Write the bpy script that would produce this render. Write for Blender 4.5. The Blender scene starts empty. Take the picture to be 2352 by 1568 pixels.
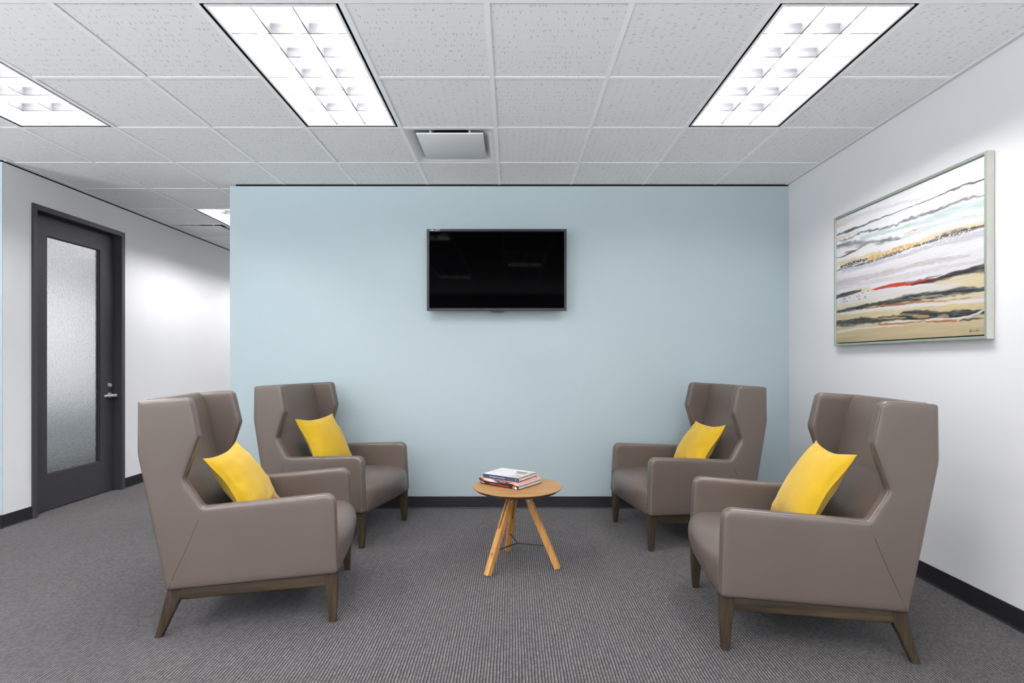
import bpy, bmesh, math, random
import numpy as np
from mathutils import Vector, Matrix
random.seed(4)
rng = np.random.default_rng(11)
SC = bpy.context.scene
COL = SC.collection
PI = math.pi
R = math.radians

SKY = 1.2
GROUND_FILL = 9.0  # glow added below the horizon to brighten the ceiling
LAMP = 58.0
EXPOSURE = 0.92

# ------------------------------------------------------------------ helpers
def lin(c, s=1.0):
    o = []
    for v in c:
        v = v / 255.0
        o.append((v / 12.92 if v <= 0.04045 else ((v + 0.055) / 1.055) ** 2.4) * s)
    return (o[0], o[1], o[2], 1.0)

class NT:
    """small wrapper that adds nodes and links to a material"""
    def __init__(self, name):
        self.m = bpy.data.materials.new(name)
        self.m.use_nodes = True
        self.t = self.m.node_tree
        self.b = self.t.nodes['Principled BSDF']
        self.out = self.t.nodes['Material Output']
    def n(self, typ, **kw):
        nd = self.t.nodes.new(typ)
        for k, v in kw.items():
            setattr(nd, k, v)
        return nd
    def l(self, a, b):
        self.t.links.new(a, b)
    def val(self, sock, v):
        if hasattr(v, 'is_output') or isinstance(v, bpy.types.NodeSocket):
            self.l(v, sock)
        else:
            sock.default_value = v
    def math(self, op, a, b=0.0, c=0.0, clamp=False):
        nd = self.n('ShaderNodeMath', operation=op, use_clamp=clamp)
        self.val(nd.inputs[0], a); self.val(nd.inputs[1], b); self.val(nd.inputs[2], c)
        return nd.outputs[0]
    def mix(self, f, a, b):
        nd = self.n('ShaderNodeMix', data_type='RGBA')
        self.val(nd.inputs['Factor'], f); self.val(nd.inputs[6], a); self.val(nd.inputs[7], b)
        return nd.outputs[2]
    def coord(self, which='Object', scale=(1, 1, 1), rot=(0, 0, 0)):
        tc = self.n('ShaderNodeTexCoord')
        mp = self.n('ShaderNodeMapping')
        mp.inputs['Scale'].default_value = scale
        mp.inputs['Rotation'].default_value = rot
        self.l(tc.outputs[which], mp.inputs['Vector'])
        return mp.outputs['Vector']
    def noise(self, vec, scale, detail=2.0, rough=0.5, out='Fac', dist=0.0):
        nd = self.n('ShaderNodeTexNoise')
        if vec is not None:
            self.l(vec, nd.inputs['Vector'])
        nd.inputs['Scale'].default_value = scale
        nd.inputs['Detail'].default_value = detail
        nd.inputs['Roughness'].default_value = rough
        nd.inputs['Distortion'].default_value = dist
        return nd.outputs[out]
    def ramp(self, f, stops):
        nd = self.n('ShaderNodeValToRGB')
        el = nd.color_ramp.elements
        while len(el) > 1:
            el.remove(el[0])
        el[0].position, el[0].color = stops[0]
        for p, c in stops[1:]:
            e = el.new(p); e.color = c
        self.l(f, nd.inputs['Fac'])
        return nd.outputs['Color']
    def bump(self, h, strength=0.3, dist=0.002):
        nd = self.n('ShaderNodeBump')
        nd.inputs['Strength'].default_value = strength
        nd.inputs['Distance'].default_value = dist
        self.l(h, nd.inputs['Height'])
        self.l(nd.outputs['Normal'], self.b.inputs['Normal'])
    def set(self, **kw):
        names = dict(color='Base Color', rough='Roughness', metal='Metallic', spec='Specular IOR Level', trans='Transmission Weight',
                     ior='IOR', coat='Coat Weight', coatr='Coat Roughness', sheen='Sheen Weight', ecol='Emission Color', estr='Emission Strength')
        for k, v in kw.items():
            self.val(self.b.inputs[names[k]], v)
        return self

def plain(name, color, rough=0.5, metal=0.0, spec=0.5, nscale=None, namp=0.04, bump=0.0, bscale=300, **kw):
    t = NT(name)
    c = lin(color)
    if nscale:
        f = t.noise(t.coord(), nscale, 3)
        d = tuple(max(0, v * (1 - namp * 2)) for v in c[:3]) + (1,)
        e = tuple(min(1, v * (1 + namp * 2)) for v in c[:3]) + (1,)
        t.set(color=t.mix(f, d, e))
    else:
        t.set(color=c)
    t.set(rough=rough, metal=metal, spec=spec, **kw)
    if bump:
        t.bump(t.noise(t.coord(), bscale, 2), bump, 0.001)
    return t.m

def mesh(name, verts, faces, mat=None, parent=None, smooth=False, mats=None, fmat=None):
    me = bpy.data.meshes.new(name)
    me.from_pydata([tuple(map(float, v)) for v in verts], [], [tuple(f) for f in faces])
    if mats:
        for m_ in mats:
            me.materials.append(m_)
        if fmat is not None:
            me.polygons.foreach_set('material_index', fmat)
    elif mat:
        me.materials.append(mat)
    if smooth:
        me.polygons.foreach_set('use_smooth', [True] * len(me.polygons))
    me.update()
    o = bpy.data.objects.new(name, me)
    COL.objects.link(o)
    if parent is not None:
        o.parent = parent
    return o

def from_bm(name, bm, mat=None, parent=None, smooth=False, angle=None):
    bmesh.ops.recalc_face_normals(bm, faces=bm.faces)
    me = bpy.data.meshes.new(name)
    bm.to_mesh(me); bm.free()
    if mat:
        me.materials.append(mat)
    if smooth:
        me.polygons.foreach_set('use_smooth', [True] * len(me.polygons))
        if angle:
            me.set_sharp_from_angle(angle=R(angle))
    me.update()
    o = bpy.data.objects.new(name, me)
    COL.objects.link(o)
    if parent is not None:
        o.parent = parent
    return o

def bm_box(bm, lo, hi, bev=0.0, seg=2, M=None):
    x0, y0, z0 = lo; x1, y1, z1 = hi
    v = [bm.verts.new(p) for p in ((x0, y0, z0), (x1, y0, z0), (x1, y1, z0), (x0, y1, z0), (x0, y0, z1), (x1, y0, z1), (x1, y1, z1), (x0, y1, z1))]
    f = [bm.faces.new([v[i] for i in q]) for q in ((3, 2, 1, 0), (4, 5, 6, 7), (0, 1, 5, 4), (1, 2, 6, 5), (2, 3, 7, 6), (3, 0, 4, 7))]
    geo = v
    if bev > 0:
        ed = list({e for q in f for e in q.edges})
        r = bmesh.ops.bevel(bm, geom=ed, offset=bev, segments=seg, profile=0.5, affect='EDGES')
        geo = list(set(r['verts']) | {a for a in v if a.is_valid})
    if M is not None:
        for a in geo:
            a.co = M @ a.co

def box(name, lo, hi, mat, parent=None, bev=0.0, seg=2, M=None):
    bm = bmesh.new()
    bm_box(bm, lo, hi, bev, seg, M)
    return from_bm(name, bm, mat, parent, smooth=bev > 0, angle=40)

def bm_cyl(bm, p0, p1, r0, r1=None, n=16, cap=True):
    r1 = r0 if r1 is None else r1
    p0, p1 = Vector(p0), Vector(p1)
    d = (p1 - p0).normalized()
    a = d.orthogonal().normalized(); b = d.cross(a)
    A = [bm.verts.new(p0 + (a * math.cos(2 * PI * i / n) + b * math.sin(2 * PI * i / n)) * r0) for i in range(n)]
    B = [bm.verts.new(p1 + (a * math.cos(2 * PI * i / n) + b * math.sin(2 * PI * i / n)) * r1) for i in range(n)]
    for i in range(n):
        bm.faces.new((A[i], A[(i + 1) % n], B[(i + 1) % n], B[i]))
    if cap:
        bm.faces.new(A[::-1]); bm.faces.new(B)

def loft(name, rings, mat, parent=None, smooth=True, cap=True, closed=True, angle=None):
    n = len(rings[0])
    verts = [p for r_ in rings for p in r_]
    faces = []
    for i in range(len(rings) - 1):
        for j in range(n if closed else n - 1):
            a, b = i * n + j, i * n + (j + 1) % n
            faces.append((a, b, b + n, a + n))
    if cap:
        faces.append(tuple(range(n))[::-1])
        faces.append(tuple(range((len(rings) - 1) * n, len(rings) * n)))
    bm = bmesh.new()
    vs = [bm.verts.new(p) for p in verts]
    for f in faces:
        bm.faces.new([vs[i] for i in f])
    return from_bm(name, bm, mat, parent, smooth, angle)

def prism(name, poly, ext, axis, mat, parent=None):
    """extrude a polygon given in the two other axes along `axis` from ext[0] to ext[1]"""
    bm = bmesh.new()
    def P(a, b, e):
        return {'x': (e, a, b), 'y': (a, e, b), 'z': (a, b, e)}[axis]
    A = [bm.verts.new(P(a, b, ext[0])) for a, b in poly]
    B = [bm.verts.new(P(a, b, ext[1])) for a, b in poly]
    n = len(poly)
    bm.faces.new(A); bm.faces.new(B[::-1])
    for i in range(n):
        bm.faces.new((A[i], B[i], B[(i + 1) % n], A[(i + 1) % n]))
    bmesh.ops.recalc_face_normals(bm, faces=bm.faces); bm.normal_update()
    bmesh.ops.triangulate(bm, faces=[f for f in bm.faces if len(f.verts) > 4])
    return from_bm(name, bm, mat, parent)

def thing(name, label, cat, loc=(0, 0, 0), rotz=0.0, group=None):
    o = bpy.data.objects.new(name, None)
    o.empty_display_size = 0.1
    COL.objects.link(o)
    o.location = loc; o.rotation_euler = (0, 0, rotz)
    o['label'] = label; o['category'] = cat
    if group:
        o['group'] = group
    return o

def struct(o):
    o['kind'] = 'structure'
    return o

def text(name, s, size, mat, parent, M, extrude=0.0002, align='LEFT', sx=1.0, width=None):
    cu = bpy.data.curves.new(name, 'FONT')
    cu.body = s; cu.size = size; cu.extrude = extrude
    cu.align_x = align; cu.align_y = 'CENTER'
    tmp = bpy.data.objects.new(name + '_tmp', cu)
    COL.objects.link(tmp)
    dg = bpy.context.evaluated_depsgraph_get()
    me = bpy.data.meshes.new_from_object(tmp.evaluated_get(dg))
    COL.objects.unlink(tmp); bpy.data.objects.remove(tmp)
    co = np.empty(len(me.vertices) * 3); me.vertices.foreach_get('co', co); co = co.reshape(-1, 3)
    if width:
        sx = width / (co[:, 0].max() - co[:, 0].min())
    co[:, 0] *= sx
    me.vertices.foreach_set('co', co.ravel())
    me.transform(M)
    me.materials.clear(); me.materials.append(mat); me.name = name
    o = bpy.data.objects.new(name, me)
    COL.objects.link(o); o.parent = parent
    return o

# ------------------------------------------------------------------ place geometry (metres; camera stands at the origin, looks along +Y)
ZC = 2.748                 # ceiling
YB = 4.571                 # blue wall
XR = 2.350                 # right wall
XL = -3.800                # corridor wall with the door
YS = 4.015                 # blue wall on the far side of the opening
TX0, TD0, T = -0.107, 4.076, 0.61   # ceiling grid
XW, YF, YE = -6.20, -3.25, 8.35     # limits of the floor
XB = -2.396                # free end of the blue wall
WT = 2.733                 # top of the partitions

# ------------------------------------------------------------------ materials
def wall_mat(name, c):
    t = NT(name)
    v = t.coord()
    f = t.noise(v, 1.3, 4)
    a = lin(c); 
    t.set(color=t.mix(f, tuple(x * 0.97 for x in a[:3]) + (1,), tuple(min(1, x * 1.02) for x in a[:3]) + (1,)), rough=0.55, spec=0.35)
    t.bump(t.noise(v, 220, 3), 0.12, 0.0008)
    return t.m
M_BLUE = wall_mat('blue_wall_paint', (179, 195, 200))
M_WHITE = wall_mat('white_wall_paint', (229, 229, 231))
M_BASE = plain('black_vinyl_base', (29, 28, 33), 0.5, spec=0.35, nscale=14, namp=0.12)
M_GAP = plain('dark_gap_foam', (18, 16, 17), 0.9, spec=0.1)
M_TRIM = plain('white_ceiling_angle', (208, 208, 208), 0.5)
M_GRID = plain('white_grid_metal', (249, 249, 250), 0.45, spec=0.4)

def ceiling_mat():
    t = NT('fissured_ceiling_tile')
    tc = t.n('ShaderNodeTexCoord')
    uv = tc.outputs['UV']
    w = t.noise(uv, 45, 2, out='Color')
    wv = t.n('ShaderNodeVectorMath', operation='MULTIPLY_ADD')
    t.l(w, wv.inputs[0]); wv.inputs[1].default_value = (0.004, 0.004, 0); t.l(uv, wv.inputs[2])
    def cells(sc, lo, hi, src):
        mp = t.n('ShaderNodeMapping'); mp.inputs['Scale'].default_value = sc
        t.l(src, mp.inputs['Vector'])
        vo = t.n('ShaderNodeTexVoronoi', voronoi_dimensions='2D', feature='F1')
        vo.inputs['Scale'].default_value = 1.0
        t.l(mp.outputs[0], vo.inputs['Vector'])
        sep = t.n('ShaderNodeSeparateColor'); t.l(vo.outputs['Color'], sep.inputs[0])
        th = t.math('MULTIPLY_ADD', sep.outputs[0], hi - lo, lo)
        d = t.math('SUBTRACT', th, vo.outputs['Distance'])
        return t.math('MULTIPLY', d, 9.0, clamp=True)
    fis = cells((23, 112, 1), -0.16, 0.27, wv.outputs[0])
    pin = cells((190, 230, 1), -0.1, 0.30, uv)
    k = t.math('ADD', t.math('MULTIPLY', fis, 0.5), t.math('MULTIPLY', pin, 0.18), clamp=True)
    base = lin((240, 240, 240)); dark = lin((96, 92, 86))
    t.set(color=t.mix(k, base, dark), rough=0.9, spec=0.1)
    t.bump(t.math('SUBTRACT', 1.0, k), 0.5, 0.002)
    return t.m
M_TILE = ceiling_mat()

def carpet_mat():
    t = NT('ribbed_loop_carpet')
    tc = t.n('ShaderNodeTexCoord')
    sp = t.n('ShaderNodeSeparateXYZ'); t.l(tc.outputs['Object'], sp.inputs[0])
    wob = t.noise(t.coord('Object', (5, 1.6, 1)), 3.0, 2)
    x = t.math('ADD', sp.outputs[0], t.math('MULTIPLY', t.math('SUBTRACT', wob, 0.5), 0.008))
    P = 0.0128
    xs = t.math('DIVIDE', x, P)
    fx = t.math('FRACT', xs)
    rid = t.math('FLOOR', xs)
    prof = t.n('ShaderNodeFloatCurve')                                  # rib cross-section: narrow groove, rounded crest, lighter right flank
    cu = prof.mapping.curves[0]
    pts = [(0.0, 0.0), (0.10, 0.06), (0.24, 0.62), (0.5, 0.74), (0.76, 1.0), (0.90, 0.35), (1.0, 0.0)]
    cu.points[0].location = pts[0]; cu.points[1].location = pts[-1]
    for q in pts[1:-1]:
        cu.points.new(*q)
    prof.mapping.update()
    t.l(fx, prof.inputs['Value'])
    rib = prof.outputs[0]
    ys = t.math('ADD', t.math('DIVIDE', sp.outputs[1], 0.0098), t.math('MULTIPLY', t.math('SINE', t.math('MULTIPLY', rid, 37.7)), 7.0))
    ys = t.math('ADD', ys, t.math('MULTIPLY', fx, -0.7))
    loop = t.math('SINE', t.math('MULTIPLY', t.math('FRACT', ys), PI))
    lid = t.math('FLOOR', ys)
    cv = t.n('ShaderNodeCombineXYZ'); t.l(rid, cv.inputs[0]); t.l(lid, cv.inputs[1])
    wn = t.n('ShaderNodeTexWhiteNoise', noise_dimensions='2D'); t.l(cv.outputs[0], wn.inputs['Vector'])
    fine = t.noise(tc.outputs['Object'], 700, 1)
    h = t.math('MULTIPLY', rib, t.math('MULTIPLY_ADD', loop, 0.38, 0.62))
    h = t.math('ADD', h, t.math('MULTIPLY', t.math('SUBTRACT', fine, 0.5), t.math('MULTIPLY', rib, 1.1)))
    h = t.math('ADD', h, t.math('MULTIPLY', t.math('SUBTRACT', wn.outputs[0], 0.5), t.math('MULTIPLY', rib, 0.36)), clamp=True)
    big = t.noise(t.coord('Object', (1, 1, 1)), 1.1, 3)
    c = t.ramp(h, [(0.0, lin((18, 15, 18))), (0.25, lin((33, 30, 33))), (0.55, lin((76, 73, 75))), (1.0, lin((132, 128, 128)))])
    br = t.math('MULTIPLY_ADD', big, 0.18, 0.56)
    mm = t.n('ShaderNodeMix', data_type='RGBA', blend_type='MULTIPLY'); mm.inputs[0].default_value = 1.0
    t.l(c, mm.inputs[6])
    cc = t.n('ShaderNodeCombineColor'); t.l(br, cc.inputs[0]); t.l(br, cc.inputs[1]); t.l(br, cc.inputs[2])
    t.l(cc.outputs[0], mm.inputs[7])
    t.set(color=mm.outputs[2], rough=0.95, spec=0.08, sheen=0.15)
    t.bump(h, 0.55, 0.003)
    return t.m
M_CARPET = carpet_mat()

def leather_mat():
    t = NT('taupe_vinyl')
    v = t.coord()
    f = t.noise(v, 3.0, 3)
    t.set(color=t.mix(f, lin((85, 74, 68)), lin((92, 81, 74))), rough=t.math('MULTIPLY_ADD', t.noise(v, 60, 2), 0.1, 0.35), spec=0.6, coat=0.2, coatr=0.3)
    vo = t.n('ShaderNodeTexVoronoi', feature='F1'); vo.inputs['Scale'].default_value = 900
    t.l(v, vo.inputs['Vector'])
    h = t.math('ADD', t.math('MULTIPLY', vo.outputs['Distance'], 0.25), t.math('MULTIPLY', t.noise(v, 9, 3), 2.2))
    t.bump(h, 0.25, 0.0022)
    return t.m
M_LEATHER = leather_mat()
M_SEAM = plain('dark_seam_thread', (66, 55, 52), 0.7, spec=0.2)

def wood_mat(name, c0, c1, c2, axis, scale=1.0, rough=0.45, planks=False):
    t = NT(name)
    s = {'x': (2.2, 38, 38), 'z': (38, 38, 2.2), 'y': (38, 2.2, 38)}[axis]
    s = tuple(a * scale for a in s)
    v = t.coord('Object', s)
    g = t.noise(v, 1.0, 6, 0.65, dist=0.6)
    g2 = t.noise(t.coord('Object', tuple(a * 4 for a in s)), 1.0, 3, 0.6)
    k = t.math('ADD', t.math('MULTIPLY', g, 0.75), t.math('MULTIPLY', g2, 0.25))
    col = t.ramp(k, [(0.3, lin(c0)), (0.5, lin(c1)), (0.72, lin(c2))])
    if planks:
        tc = t.n('ShaderNodeTexCoord'); sp = t.n('ShaderNodeSeparateXYZ'); t.l(tc.outputs['Object'], sp.inputs[0])
        pi_ = t.math('FLOOR', t.math('DIVIDE', sp.outputs[1], 0.078))
        wn = t.n('ShaderNodeTexWhiteNoise', noise_dimensions='1D'); t.l(pi_, wn.inputs['W'])
        mm = t.n('ShaderNodeHueSaturation'); t.l(col, mm.inputs['Color'])
        t.l(t.math('MULTIPLY_ADD', wn.outputs[0], 0.22, 0.9), mm.inputs['Value'])
        col = mm.outputs[0]
    t.set(color=col, rough=rough, spec=0.4)
    t.bump(k, 0.15, 0.001)
    return t.m
M_WALX = wood_mat('weathered_walnut_rail', (36, 29, 22), (60, 49, 36), (90, 76, 56), 'x')
M_WALZ = wood_mat('weathered_walnut_leg', (34, 27, 21), (56, 46, 34), (84, 71, 53), 'z')
M_OAKX = wood_mat('oiled_oak_top', (120, 84, 44), (152, 114, 68), (173, 136, 89), 'x', 0.8, 0.42, planks=True)
M_OAKZ = wood_mat('oiled_oak_leg', (150, 102, 50), (184, 134, 74), (202, 154, 92), 'z', 0.9, 0.45)
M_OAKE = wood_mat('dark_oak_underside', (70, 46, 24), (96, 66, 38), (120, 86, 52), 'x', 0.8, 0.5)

def linen_mat():
    t = NT('yellow_linen')
    v = t.coord()
    f = t.noise(v, 7, 4)
    a = t.noise(t.coord('Object', (900, 120, 900)), 1.0, 2); b = t.noise(t.coord('Object', (120, 900, 120)), 1.0, 2)
    w = t.math('ADD', a, b)
    k = t.math('ADD', t.math('MULTIPLY', f, 0.6), t.math('MULTIPLY', w, 0.2))
    t.set(color=t.mix(k, lin((174, 136, 20)), lin((194, 162, 40))), rough=0.9, spec=0.12, sheen=0.25)
    t.bump(t.math('ADD', t.math('MULTIPLY', w, 0.35), t.math('MULTIPLY', t.noise(v, 16, 3), 1.6)), 0.4, 0.003)
    return t.m
M_LINEN = linen_mat()

M_DOOR = plain('charcoal_door_paint', (52, 51, 56), 0.42, spec=0.45, nscale=6, namp=0.05)
M_FRAME_DR = plain('charcoal_frame_paint', (58, 58, 64), 0.4, spec=0.45)
M_CHROME = plain('satin_chrome', (214, 215, 218), 0.32, metal=0.75)
M_BLACKPL = plain('black_plastic', (38, 36, 39), 0.42, spec=0.45, bump=0.15, bscale=700)
M_BLACKMET = plain('black_steel', (34, 33, 35), 0.45, spec=0.5)
M_SCREEN = plain('black_glass_screen', (0, 0, 1), 0.05, spec=0.02)
M_INK = plain('white_ink', (236, 236, 238), 0.5)
M_RED = plain('red_ink', (226, 48, 44), 0.5)
M_GREYINK = plain('grey_ink', (150, 152, 156), 0.5)
M_PAPER = plain('book_pages', (204, 199, 194), 0.8, nscale=40, namp=0.05)
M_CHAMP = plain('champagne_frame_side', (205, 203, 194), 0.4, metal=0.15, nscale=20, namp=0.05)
M_FRAME_FACE = plain('pewter_green_frame_face', (158, 168, 156), 0.38, metal=0.35, nscale=20, namp=0.06)  # darker and greener than the frame sides

def glass_mat():
    t = NT('pebbled_glass')
    v = t.coord('Object', (1, 1, 1))
    n = t.noise(v, 95, 2, 0.6)
    t.set(color=(0.96, 0.98, 0.98, 1), rough=0.03, trans=1.0, ior=1.2)
    t.bump(n, 1.0, 0.004)
    return t.m
M_GLASS = glass_mat()

# lights
M_LAMP = NT('fluorescent_tube').set(color=(1, 1, 1, 1), ecol=(1.0, 0.985, 0.99, 1), estr=LAMP).m
M_LOUVER = plain('louver_aluminium', (92, 92, 95), 0.4, metal=0.5)
M_HOUSING = plain('white_reflector', (242, 242, 242), 0.5)
M_SLOT = plain('black_air_slot', (40, 38, 46), 0.5)
M_DIFF = plain('diffuser_white_enamel', (222, 224, 226), 0.4)
M_DUCT = plain('dark_duct', (28, 24, 26), 0.8)

# ------------------------------------------------------------------ room shell
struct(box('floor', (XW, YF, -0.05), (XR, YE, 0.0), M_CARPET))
struct(box('wall_back', (XB, YB, 0), (XR, YB + 0.12, WT), M_BLUE, bev=0.004))
struct(box('wall_right', (XR, YF, 0), (XR + 0.12, YE, 2.80), M_WHITE))
DY0, DY1, DZ = 4.259, 5.274, 2.501        # door frame outline
struct(prism('wall_left', [(YS + 0.0063, 0), (DY0 + 0.01, 0), (DY0 + 0.01, DZ - 0.01), (DY1 - 0.01, DZ - 0.01), (DY1 - 0.01, 0), (YE, 0), (YE, WT), (YS + 0.0063, WT)],
             (XL - 0.12, XL), 'x', M_WHITE))
_L = [(XW, YS), (XL, YS), (XL, YS + 0.006), (XL - 0.1203, YS + 0.006), (XL - 0.1203, YS + 0.12), (XW, YS + 0.12)]
struct(prism('wall_side', _L, (0, WT), 'z', M_BLUE))
struct(box('wall_west', (XW - 0.12, YS, 0), (XW, YE, 2.80), M_WHITE))

# dark shadow gaps between partitions and ceiling
struct(box('trim_1', (XB + 0.05, YB + 0.006, WT - 0.004), (XR - 0.002, YB + 0.114, ZC - 0.001), M_GAP))
struct(box('trim_2', (XL - 0.114, YS + 0.006, WT - 0.004), (XL - 0.006, YE - 0.002, ZC - 0.001), M_GAP))
struct(box('trim_3', (XW + 0.002, YS + 0.006, WT - 0.004), (XL - 0.122, YS + 0.114, ZC - 0.001), M_GAP))
# wall angles
struct(box('trim_4', (XR - 0.022, YF + 0.002, ZC - 0.005), (XR - 0.0005, YE - 0.002, ZC - 0.001), M_TRIM))
struct(box('trim_5', (XL + 0.001, YS + 0.01, ZC - 0.006), (XL + 0.024, YE - 0.002, ZC - 0.001), M_TRIM))

def baseboard(name, pts, h=0.101, t=0.006):
    """vinyl cove base along one straight wall face: pts = (start, end), n = direction into the room"""
    (a, b, n) = pts
    a, b, n = Vector(a), Vector(b), Vector(n)
    prof = [(0.0004, 0), (0.013, 0), (0.009, 0.004), (t, 0.012), (t, h - 0.002), (t - 0.002, h), (0.0004, h)]
    r0 = [a + n * u + Vector((0, 0, z + 0.0004)) for u, z in prof]
    r1 = [b + n * u + Vector((0, 0, z + 0.0004)) for u, z in prof]
    return struct(loft(name, [r0, r1], M_BASE, smooth=False))
baseboard('baseboard_back', ((XB, YB, 0), (XR - 0.006, YB, 0), (0, -1, 0)))
baseboard('baseboard_right', ((XR, YF + 0.01, 0), (XR, YE - 0.01, 0), (-1, 0, 0)))
baseboard('baseboard_left', ((XL, YS, 0), (XL, DY0 - 0.001, 0), (1, 0, 0)))
baseboard('baseboard_corridor', ((XL, DY1 + 0.001, 0), (XL, YE - 0.01, 0), (1, 0, 0)))
baseboard('baseboard_side', ((XW + 0.01, YS - 0.001, 0), (XL + 0.006, YS - 0.001, 0), (0, -1, 0)))
baseboard('baseboard_end', ((XB, YB - 0.006, 0), (XB, YB + 0.12, 0), (-1, 0, 0)))

# ------------------------------------------------------------------ ceiling tiles and grid
def gx(k): return TX0 + T * k
def gy(j): return TD0 - T * j          # line j
LIGHTS = [(-2, 1), (2, 1), (-5, 1), (-5, -4),            # (column, lower row index): cover two rows
          (-2, 6), (2, 6), (-5, 6), (1, -4), (-2, -4), (-9, 1), (-9, 6), (-8, -4), (-10, -4)]
LIGHTS = [(-2, 1), (2, 1), (-5, 1), (-5, -4), (-2, 6), (2, 6), (-5, 6), (1, -4), (0, 4), (-4, 4), (-9, -6), (-8, -3), (-5, -7), (-2, -4)]
DIFFS = [(-1, 0), (-6, -4)]
taken = set()
for k, r_ in LIGHTS:
    taken.add((k, r_)); taken.add((k, r_ + 1))
for d in DIFFS:
    taken.add(d)
ROT = {(0, 2): 1, (0, 1): 1, (-1, 2): 1, (-1, 1): 0, (1, 2): 0, (1, 1): 0, (0, 0): 0, (1, 0): 0, (2, 0): 1, (3, 0): 0, (3, 1): 0, (3, 2): 0, (-3, 2): 1,
       (-3, 1): 1, (-4, 2): 1, (-4, 1): 0, (-2, 0): 1, (-3, 0): 1, (-4, 0): 1, (-1, -1): 1, (0, -1): 1, (1, -1): 0, (2, -1): 0, (3, -1): 1, (-2, -1): 0, (-3, -1): 1}
V, F, UV = [], [], []
k0, k1, j0, j1 = -10, 4, -7, 12
for k in range(k0, k1 + 1):
    for r_ in range(j0, j1):
        if (k, r_) in taken:
            continue
        xa, xb = max(gx(k), XW), min(gx(k + 1), XR)
        ya, yb = max(gy(r_ + 1), YF), min(gy(r_), YE)
        if xb - xa < 0.004 or yb - ya < 0.004:
            continue
        rot = ROT.get((k, r_), random.random() < 0.5)
        ou, ov = random.random() * 60, random.random() * 60
        dz = random.choice([0, 0, 0, 0.0006, 0.0012])
        i = len(V)
        q = [(xa, ya), (xa, yb), (xb, yb), (xb, ya)]
        for a, b in q:
            V.append((a, b, ZC + dz))
            UV.append((ou + (b if rot else a), ov + (a if rot else b)))
        F.append((i, i + 1, i + 2, i + 3))
ceil = mesh('ceiling', V, F, M_TILE)
uvl = ceil.data.uv_layers.new(name='UVMap')
for lp in ceil.data.loops:
    uvl.data[lp.index].uv = UV[lp.vertex_index]
struct(ceil)
struct(box('ceiling_slab', (XW - 0.1, YF - 0.1, 3.05), (XR + 0.1, YE + 0.1, 3.10), M_GAP))
# grid: main runners along Y, cross tees along X, one sheet with holes
GW = 0.0125
bm = bmesh.new()
for k in range(k0 + 1, k1 + 1):
    bm_box(bm, (gx(k) - GW, YF + 0.002, ZC - 0.0028), (gx(k) + GW, YE - 0.002, ZC - 0.0004))
struct(from_bm('trim_6', bm, M_GRID))
bm = bmesh.new()
lightrows = {}
for k, r_ in LIGHTS:
    lightrows.setdefault(r_ + 1, set()).add(k)
for j in range(j0, j1 + 1):
    for k in range(k0, k1 + 1):
        if k in lightrows.get(j, ()):           # no tee across a two-tile luminaire
            continue
        xa, xb = max(gx(k) + GW, XW), min(gx(k + 1) - GW, XR - 0.003)
        if xb - xa > 0.01 and YF < gy(j) < YE:
            bm_box(bm, (xa, gy(j) - GW * 0.95, ZC - 0.0022), (xb, gy(j) + GW * 0.95, ZC - 0.0004))
struct(from_bm('trim_7', bm, M_GRID))

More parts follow.
